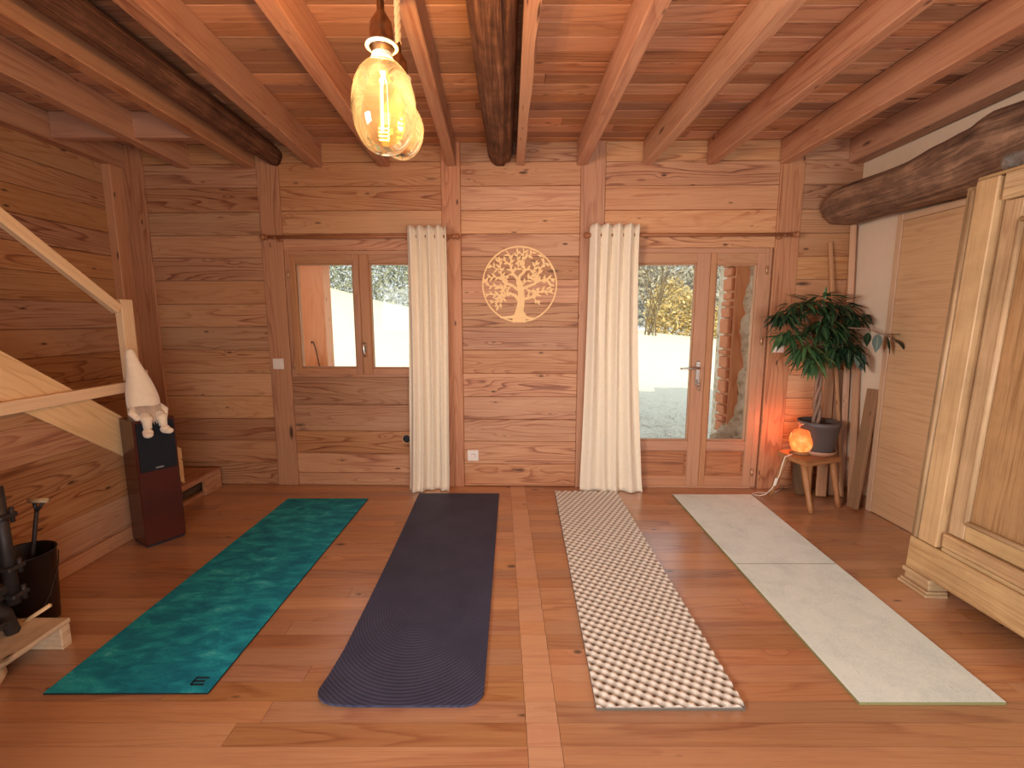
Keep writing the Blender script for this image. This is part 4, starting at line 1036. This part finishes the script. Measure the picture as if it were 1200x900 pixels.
# crown of long narrow leaves
for a in ((2.25, 3.42, 1.50, .10, 34, .15, .026, (.1, .5), .35), (2.12, 3.42, 1.46, .10, 32, .15, .026, (.1, .5), .5), (2.38, 3.40, 1.44, .10, 34, .15, .03, (.0, .4), .5),
          (1.97, 3.38, 1.40, .075, 34, .13, .026, (.0, .3), .8), (2.02, 3.36, 1.28, .07, 26, .14, .026, (.25, .8), 1.1), (2.10, 3.30, 1.17, .07, 30, .16, .03, (.4, 1.), 1.4), (2.17, 3.30, 1.10, .05, 20, .15, .032, (.4, 1.), 1.5),
          (2.22, 3.34, 1.32, .10, 34, .14, .028, (.2, .6), .9), (2.34, 3.36, 1.30, .10, 40, .14, .03, (.0, .4), .9), (2.43, 3.34, 1.18, .07, 26, .13, .034, (.0, .35), 1.2), (2.48, 3.36, 1.40, .06, 20, .12, .03, (0., .3), .6), (2.36, 3.34, 1.16, .08, 24, .14, .03, (.0, .5), 1.2)):
    cluster(*a[:8], down=a[8])
for i in range(9):       # crown tips
    a = i * 2.2; leaf3((2.25 - PX, 3.38 - PY, 1.545 - .38), (math.cos(a), math.sin(a) * .6, .35), .15, .026, .5, lp.uniform(.3, .8))
leaf3((2.252 - PX, 3.37 - PY, 1.53 - .38), (.02, 0, 1), .10, .024, 0, .7); leaf3((2.252 - PX, 3.37 - PY, 1.53 - .38), (-.12, -.1, 1), .085, .02, 0, .8)
br.tube([(2.25 - PX, 3.40 - PY, 1.3 - .38), (2.25 - PX, 3.38 - PY, 1.54 - .38)], .005, 6)
for q in ((2.36, 3.38, 1.51, .16, .06), (2.40, 3.38, 1.485, .14, .0), (2.14, 3.38, 1.52, -.18, .05)):
    for j in range(3): leaf3((q[0] - PX, q[1] - PY, q[2] - .38 + j * .012), (q[3], -.02 + .04 * j, q[4]), .17, .032, .15, .15 + .2 * j)
# long side branch with broad leaves
bp = [(2.36, 3.30, 1.33), (2.45, 3.2, 1.325), (2.53, 3.12, 1.28), (2.565, 3.08, 1.235)]
br.tube([(x - PX, y - PY, z - .38) for x, y, z in bp], [.006, .005, .0045, .003], 6)
for x, y, z, d, L in ((2.53, 3.12, 1.285, (.5, .0, .1), .12), (2.55, 3.10, 1.26, (.9, -.3, -.5), .12), (2.525, 3.12, 1.28, (.25, -.1, -1), .13), (2.49, 3.15, 1.29, (-.1, -.1, -1), .13), (2.46, 3.2, 1.30, (.0, 0, -1), .10)):
    leaf3((x - PX, y - PY, z - .38), d, L, .056, .35, lp.uniform(.0, .2), 0, .1)
for x, z in ((2.44, 1.17), (2.47, 1.15), (2.41, 1.14), (2.45, 1.13), (2.42, 1.19)):
    leaf3((x - PX, 3.24 - PY, z - .38), (lp.uniform(-.3, .6), -.2, -1), .125, .052, .2, lp.uniform(0, .3), lp.uniform(-.4, .4), .1)
for i, p in enumerate(lf.v):
    x, y, z = p; lx = 2.615 - PX; ly = 3.615 - PY
    if x > lx - .06: x = lx - .06 + .06 * math.tanh((x - lx + .06) / .06)
    if y > ly - .05: y = ly - .05 + .05 * math.tanh((y - ly + .05) / .05)
    lf.v[i] = (x, y, z)
br.build('branches', M['trunk'], t); lf.build('foliage', M['leaf'], t)

# loose planks leaning in the corner
def lean(p0, p1, w, th, tint, label, up=(0, -1, 0), grp='planks leaning in the corner'):
    mb = MB(); mb.bar(p0, p1, w, th, up=up, bev=.002, tint=tint); tag(mb.build('loose_plank', M['plank']), label, 'plank', grp)
lean((2.65 - .06, 3.46, .012), (2.425, 3.628, 1.972), .022, .018, .75, 'thin tall batten leaning behind the plant, its top free against the boards')
lean((2.612, 3.50, .012), (2.585, 3.625, 2.16), .04, .02, .85, 'tall light plank standing in the corner where boards meet white plaster', up=(-.8, -1, 0))
lean((2.43, 3.47, .012), (2.505, 3.625, 1.12), .075, .02, .9, 'pale short plank leaning directly behind the fig trunk')
lean((2.54, 3.50, .012), (2.578, 3.605, 1.0), .06, .025, .3, 'dark brown plank leaning in the corner between pale ones')
lean((2.59, 3.36, .012), (2.615, 3.50, 1.25), .05, .02, .6, 'mid brown plank leaning against the white wall right of the pot', up=(-1, -.4, 0))
lean((2.515, 3.245, .012), (2.61, 3.29, .89), .022, .095, .12, 'dark short board leaning on the white wall beside the closet door', up=(0, 1, 0))
lean((2.30, 3.50, .012), (2.315, 3.63, .30), .10, .03, -.3, 'dark short block leaning on the wall behind the stool legs')

# ------------------------------------------------------------------ armoire (leans slightly back)
AR = T((2.07, 2.305, 0)) @ RY(2.0)
t = thing('armoire', 'large old oak wardrobe with panelled door at the right edge', 'wardrobe', AR)
Wd, Dp, HT = 1.45, .50, 2.03      # local: x depth, y negative along the front
mb = MB()
mb.bx(.0665, Dp - .02, -Wd, -.03, .27, HT, bev=.003, axis=2, tint=.3); mb.build('carcass', M['oak'], t)
mb = MB(); mb.bx(.022, Dp - .02, -Wd - .005, -.006, .095, .262, bev=.005, axis=1, tint=.75); mb.build('plinth', M['oak'], t)
mb = MB(); mb.bx(.03, .06, -Wd, -.17, .262, .285, bev=.008, seg=2, axis=1, tint=.4); mb.build('plinth_moulding', M['oak'], t)
def foot(y0, y1, x0, x1):
    mb = MB()
    for a, b, o_ in ((0.0, .018, .018), (.018, .034, .012), (.034, .07, .0), (.07, .094, .010)):
        mb.bx(x0 - o_, x1, y0 - .5 * o_, y1 + o_, max(a, 0.001), b, bev=.005, seg=2, axis=1, tint=.6)
    mb.build('foot', M['oak'], t)
foot(-.155, -.01, .022, .12); foot(-Wd, -Wd + .15, .022, .12)
# corner stile, rails
mb = MB(); mb.bx(.018, .066, -.157, -.055, .27, HT - .005, bev=.004, axis=2, tint=.7); mb.build('stile', M['oak'], t)
mb = MB(); mb.tube([(.03, -.036, .272), (.03, -.036, HT - .04)], .014, 10, tint=.3); mb.tube([(.038, -.014, .272), (.038, -.014, HT - .04)], .010, 10, tint=.2); mb.bx(.028, .066, -.05, -.004, .27, HT - .02, bev=.003, axis=2, tint=-1.2); mb.build('corner_moulding', M['oak'], t)
mb = MB(); mb.bx(.026, .066, -Wd + .05, -.173, HT - .115, HT - .002, bev=.004, axis=1, tint=.8); mb.build('top_rail', M['oak'], t)
mb = MB(); mb.bx(.028, .066, -Wd + .05, -.173, .287, .355, bev=.004, axis=1, tint=.7); mb.build('bottom_rail', M['oak'], t)
mb = MB(); mb.bx(.034, Dp - .01, -Wd - .005, -.04, HT, HT + .016, bev=.004, axis=1, tint=.2); mb.build('top_board', M['oak'], t)  # low tint puts the cornice front's shade into the colour
Y1, Y0, Z0_, Z1_ = -.182, -.98, .36, HT - .12
mb = MB(); fw = .075
mb.bx(.043, .065, Y1 - fw, Y1, Z0_, Z1_, bev=.004, axis=2, tint=.3); mb.bx(.043, .065, Y0, Y0 + fw, Z0_, Z1_, bev=.004, axis=2, tint=.5)
mb.bx(.044, .065, Y0 + fw, Y1 - fw, Z1_ - .095, Z1_, bev=.004, axis=1, tint=.6); mb.bx(.044, .065, Y0 + fw, Y1 - fw, Z0_, Z0_ + .085, bev=.004, axis=1, tint=.5)
dd = mb.build('door', M['oak'], t)
mb = MB(); ya, yb, za, zb = Y1 - fw, Y0 + fw, Z0_ + .085, Z1_ - .095
for p, q in (((ya, za), (ya, zb)), ((yb, za), (yb, zb)), ((ya, za), (yb, za)), ((ya, zb), (yb, zb))):
    mb.tube([(.044, p[0], p[1]), (.044, q[0], q[1])], .013, 10, tint=.3)
mb.build('door_moulding', M['oak'], dd)
mb = MB(); mb.bx(.054, .066, yb, ya, za, zb, bev=0, axis=2, tint=.5); mb.build('door_panel', M['oakpanel'], dd)
mb = MB(); mb.bx(.043, .066, -Wd + .06, Y0 - .006, Z0_, Z1_, bev=.004, axis=2, tint=.4); mb.build('door', M['oak'], t)
# glass jar lying on top
mb = MB(); mb.lathe([(.0, .0), (.03, .0), (.036, .008), (.037, .085), (.03, .1), (.022, .106), (.022, .122), (.019, .122), (.019, .106), (.033, .083), (.032, .006), (.0, .005)], 28)
tag(mb.build('glass_jar', M['jar'], M=T((2.235, 2.21, 2.094)) @ RZ(20) @ RX(92)), 'small clear glass jar lying on top of the wardrobe', 'jar')

# ------------------------------------------------------------------ outdoors
def crest(x):
    pts = [(-30, 7.), (-9, 3.05), (-5.51, 2.36), (-4.15, 1.97), (-3.12, 1.76), (0, 1.32), (3.736, 1.036), (6.5, .753), (12, .2), (40, -1)]
    for a, b in zip(pts[:-1], pts[1:]):
        if x <= b[0]: return a[1] + (b[1] - a[1]) * (x - a[0]) / (b[0] - a[0])
    return pts[-1][1]
def ground(x, y):
    sx = x / max(y, 4) * 14
    t = max(0, (y - 6.5) / 7.5)
    z = -.12 + (crest(sx) + .12) * min(t, 1) ** 1.15
    if y > 14: z += (y - 14) * -.02
    near = max(0, 1 - (y - 4.) / 4.5)
    z += (.10 * mnoise.noise((x * 1.8, y * 1.6, 0)) + .06 * mnoise.noise((x * 4.5, y * 4, 3)) + .03 * mnoise.noise((x * 10, y * 9, 5))) * (.2 + near * 2.2)
    return z
mb = MB()
def gfn(u, v):
    y = 3.98 + 20 * v ** 1.5; x = (u - .5) * 2 * (4 + y * 1.5); return (x, y, ground(x, y))
mb.grid(150, 120, gfn); struct(mb.build('snow_ground', M['snow']))
rg = random.Random(21)
def tri(mb, p, s, tint):
    a = Vector((rg.gauss(0, 1), rg.gauss(0, 1), rg.gauss(0, 1))).normalized() * s; b = Vector((rg.gauss(0, 1), rg.gauss(0, 1), rg.gauss(0, 1))).normalized() * s * .5
    mb.raw([p - a, p + b, p + a, p - b], [(0, 1, 2, 3)], None, tint)
def mass(name, mat, x0, x1, y0, y1, h, n, s, label, cat, base=0., taper=0.):
    mb = MB()
    for i in range(n):
        x = rg.uniform(x0, x1); y = rg.uniform(y0, y1); hh_ = h * (.75 + .35 * mnoise.noise((x * .9, y, 3))) * (1 - taper * abs((x - (x0 + x1) / 2) / ((x1 - x0) / 2)) ** 2)
        z = ground(x, y) + base + rg.random() ** .9 * hh_
        tri(mb, Vector((x, y, z)), s * rg.uniform(.6, 1.3), rg.random())
    o = mb.build(name, mat); o['kind'] = 'stuff'; tag(o, label, cat); return o
mass('hedge', M['hedge'], -9, 1.2, 14.3, 16.4, 4.2, 52000, .055, 'dense grey-green hedge on the snowy slope outside the small window', 'hedge')
mass('autumn_bush', M['autumn'], 4.4, 6.4, 14.2, 15.6, 2.0, 3600, .075, 'golden leafy bush on the snow outside the left leaf of the glass door', 'bush', taper=.5)
mass('autumn_bush', M['autumn'], 6.5, 9.6, 14.6, 16., 1.8, 3800, .075, 'golden bush on the snow outside the right leaf of the glass door', 'bush', taper=.5)
mass('wooded_hill', M['hillwood'], 0, 26, 30, 36, 6.2, 20000, .24, 'pale wooded hillside far behind the golden bushes', 'trees', base=.2, taper=.15)
def bare(x, y, h, n, label):
    mb = MB()
    def grow(p, d, L, r, lev):
        q = [p]; dd = Vector(d)
        for i in range(4):
            dd = (dd + Vector((rg.gauss(0, .1), rg.gauss(0, .1), rg.gauss(0, .06)))).normalized(); q.append(q[-1] + dd * L / 4)
        mb.tube(q, [r, r * .9, r * .75, r * .6, r * .45], 5, cap=False, tint=rg.random())
        if lev > 0:
            for k in range(4):
                b = q[rg.randint(1, 4)]; nd = (dd + Vector((rg.gauss(0, .5), rg.gauss(0, .4), rg.gauss(.1, .25)))).normalized()
                grow(b, nd, L * rg.uniform(.45, .7), r * .5, lev - 1)
    z = ground(x, y)
    for k in range(n): grow(Vector((x + rg.gauss(0, .12), y, z - .05)), Vector((rg.gauss(0, .2), rg.gauss(0, .15), 1)), h * rg.uniform(.6, 1), .022, 3)
    tag(mb.build('bare_shrub', M['twig']), label, 'shrub', 'bare shrubs on the snow')
bare(4.05, 13.6, 2.5, 5, 'tall bare shrub on the snow just right of the right curtain')
bare(7.6, 14., 1.8, 4, 'bare shrub on the snow seen through the right leaf of the glass door')
# porch
t = thing('porch_frame', 'sunlit orange timber porch post and eave outside the small window', 'porch', (-1.95, 4.62, 0))
mb = MB(); mb.bx(-.135, .12, -.06, .12, -.25, 2.0, bev=.006, axis=2, tint=.6); ps = mb.build('post', M['porch'], t)
mb = MB(); mb.bx(-1.5, 1.75, -.07, .13, 1.925, 2.15, bev=.006, axis=0, tint=.5); mb.build('eave_beam', M['porch'], t)
mb = MB(); mb.tube([(.06, -.075, .82), (.02, -.085, 1.1), (.0, -.085, 1.17), (-.02, -.08, 1.175), (-.02, -.07, 1.15)], .005, 6); mb.build('wire_hook', M['blackmetal'], ps)
# rubble wall return at the right of the door
t = thing('stone_wall', 'rubble stone wall end with brick edge and orange timber outside the glass door', 'stone wall', (2.1, 4.3, 0))
mb = MB()
vs = []; nx, nz = 40, 70
def sfn(u, v):
    z = -.3 + v * 2.9; left = .02 + .03 * mnoise.noise((z * 5, 0, 2)) + .02 * mnoise.noise((z * 14, 0, 5)) - (min(.2, .2 * (.48 - z) / .2) if z < .48 else 0)
    if z > 1.3: left += (z - 1.3) * .06
    x = left + (1.1 - left) * u
    y = -.02 + .035 * mnoise.noise((x * 7, z * 7, 1)) + .02 * mnoise.noise((x * 17, z * 17, 4)) + (.06 * (1 - u * 8) ** 2 if u < .125 else 0)
    return (x, y, z)
mb.grid(nx, nz, sfn); mb.bx(.02, 1.1, .03, .5, -.3, 2.6, bev=0); mb.build('rubble', M['stone'], t)
mb = MB(); mb.bx(-.047, .085, .02, .2, .25, 2.55, bev=.005, axis=2, tint=.4); mb.build('timber', M['porch'], t)
z = .30; i = 0
while z < 2.5:
    h = rg.uniform(.06, .16); mb = MB(); mb.bx(-.074 - rg.uniform(0, .02), -.048, .03, .2, z, z + h - rg.uniform(.01, .03), bev=.011, seg=2); mb.build('brick', M['brick'], t); z += h

# ------------------------------------------------------------------ light
def lamp(name, typ, loc, energy, color, rot=None, **k):
    d = bpy.data.lights.new(name, typ); d.energy = energy; d.color = color
    for a, b in k.items(): setattr(d, a, b)
    o = bpy.data.objects.new(name, d); C.objects.link(o); o.location = loc
    if rot: o.rotation_euler = rot
    return o
sun = lamp('sun', 'SUN', (0, -5, 8), 4.6, (1., .90, .52), (math.radians(57), 0, math.radians(-8)), angle=.01)
for (x, y, z, e) in ((-.322, 1.245, 1.93, 30.), (-.384, 1.70, 2.04, 22.)):
    lamp('bulb_light', 'POINT', (x, y, z), e, (1., .76, .52), shadow_soft_size=.012)
lamp('salt_light', 'POINT', (2.13, 3.45, .53), 2.2, (1., .24, .10), shadow_soft_size=0)
lamp('room_fill', 'AREA', (.9, -1.9, .95), 112., (.88, .95, 1.), (math.radians(101), 0, 0), shape='RECTANGLE', size=2.4, size_y=1.4)  # added fill behind the camera, tilted up to brighten walls and beam undersides
lt = lamp('corner_fill', 'AREA', (-2.0, -.35, 1.55), 33., (.95, .97, 1.), shape='RECTANGLE', size=.9, size_y=.7, spread=math.radians(95))  # added out-of-view fill aimed at the right wall and closet door
lt.rotation_euler = (Vector((2.6, 2.9, .9)) - Vector(lt.location)).to_track_quat('-Z', 'Y').to_euler()
w = bpy.data.worlds.new('world'); bpy.context.scene.world = w; w.use_nodes = True
bg = w.node_tree.nodes['Background']; bg.inputs[0].default_value = (.92, .97, 1., 1); bg.inputs[1].default_value = 1.15

cam = bpy.data.cameras.new('camera'); co = bpy.data.objects.new('camera', cam); C.objects.link(co)
cam.sensor_width = 36; cam.lens = 36 * 540 / 1200; cam.clip_start = .05; cam.clip_end = 300
co.location = (0, 0, H); co.rotation_euler = (math.radians(90 - 8.0), 0, 0)
sc = bpy.context.scene; sc.camera = co
sc.view_settings.view_transform = 'Standard'; sc.view_settings.look = 'None'; sc.view_settings.exposure = 0
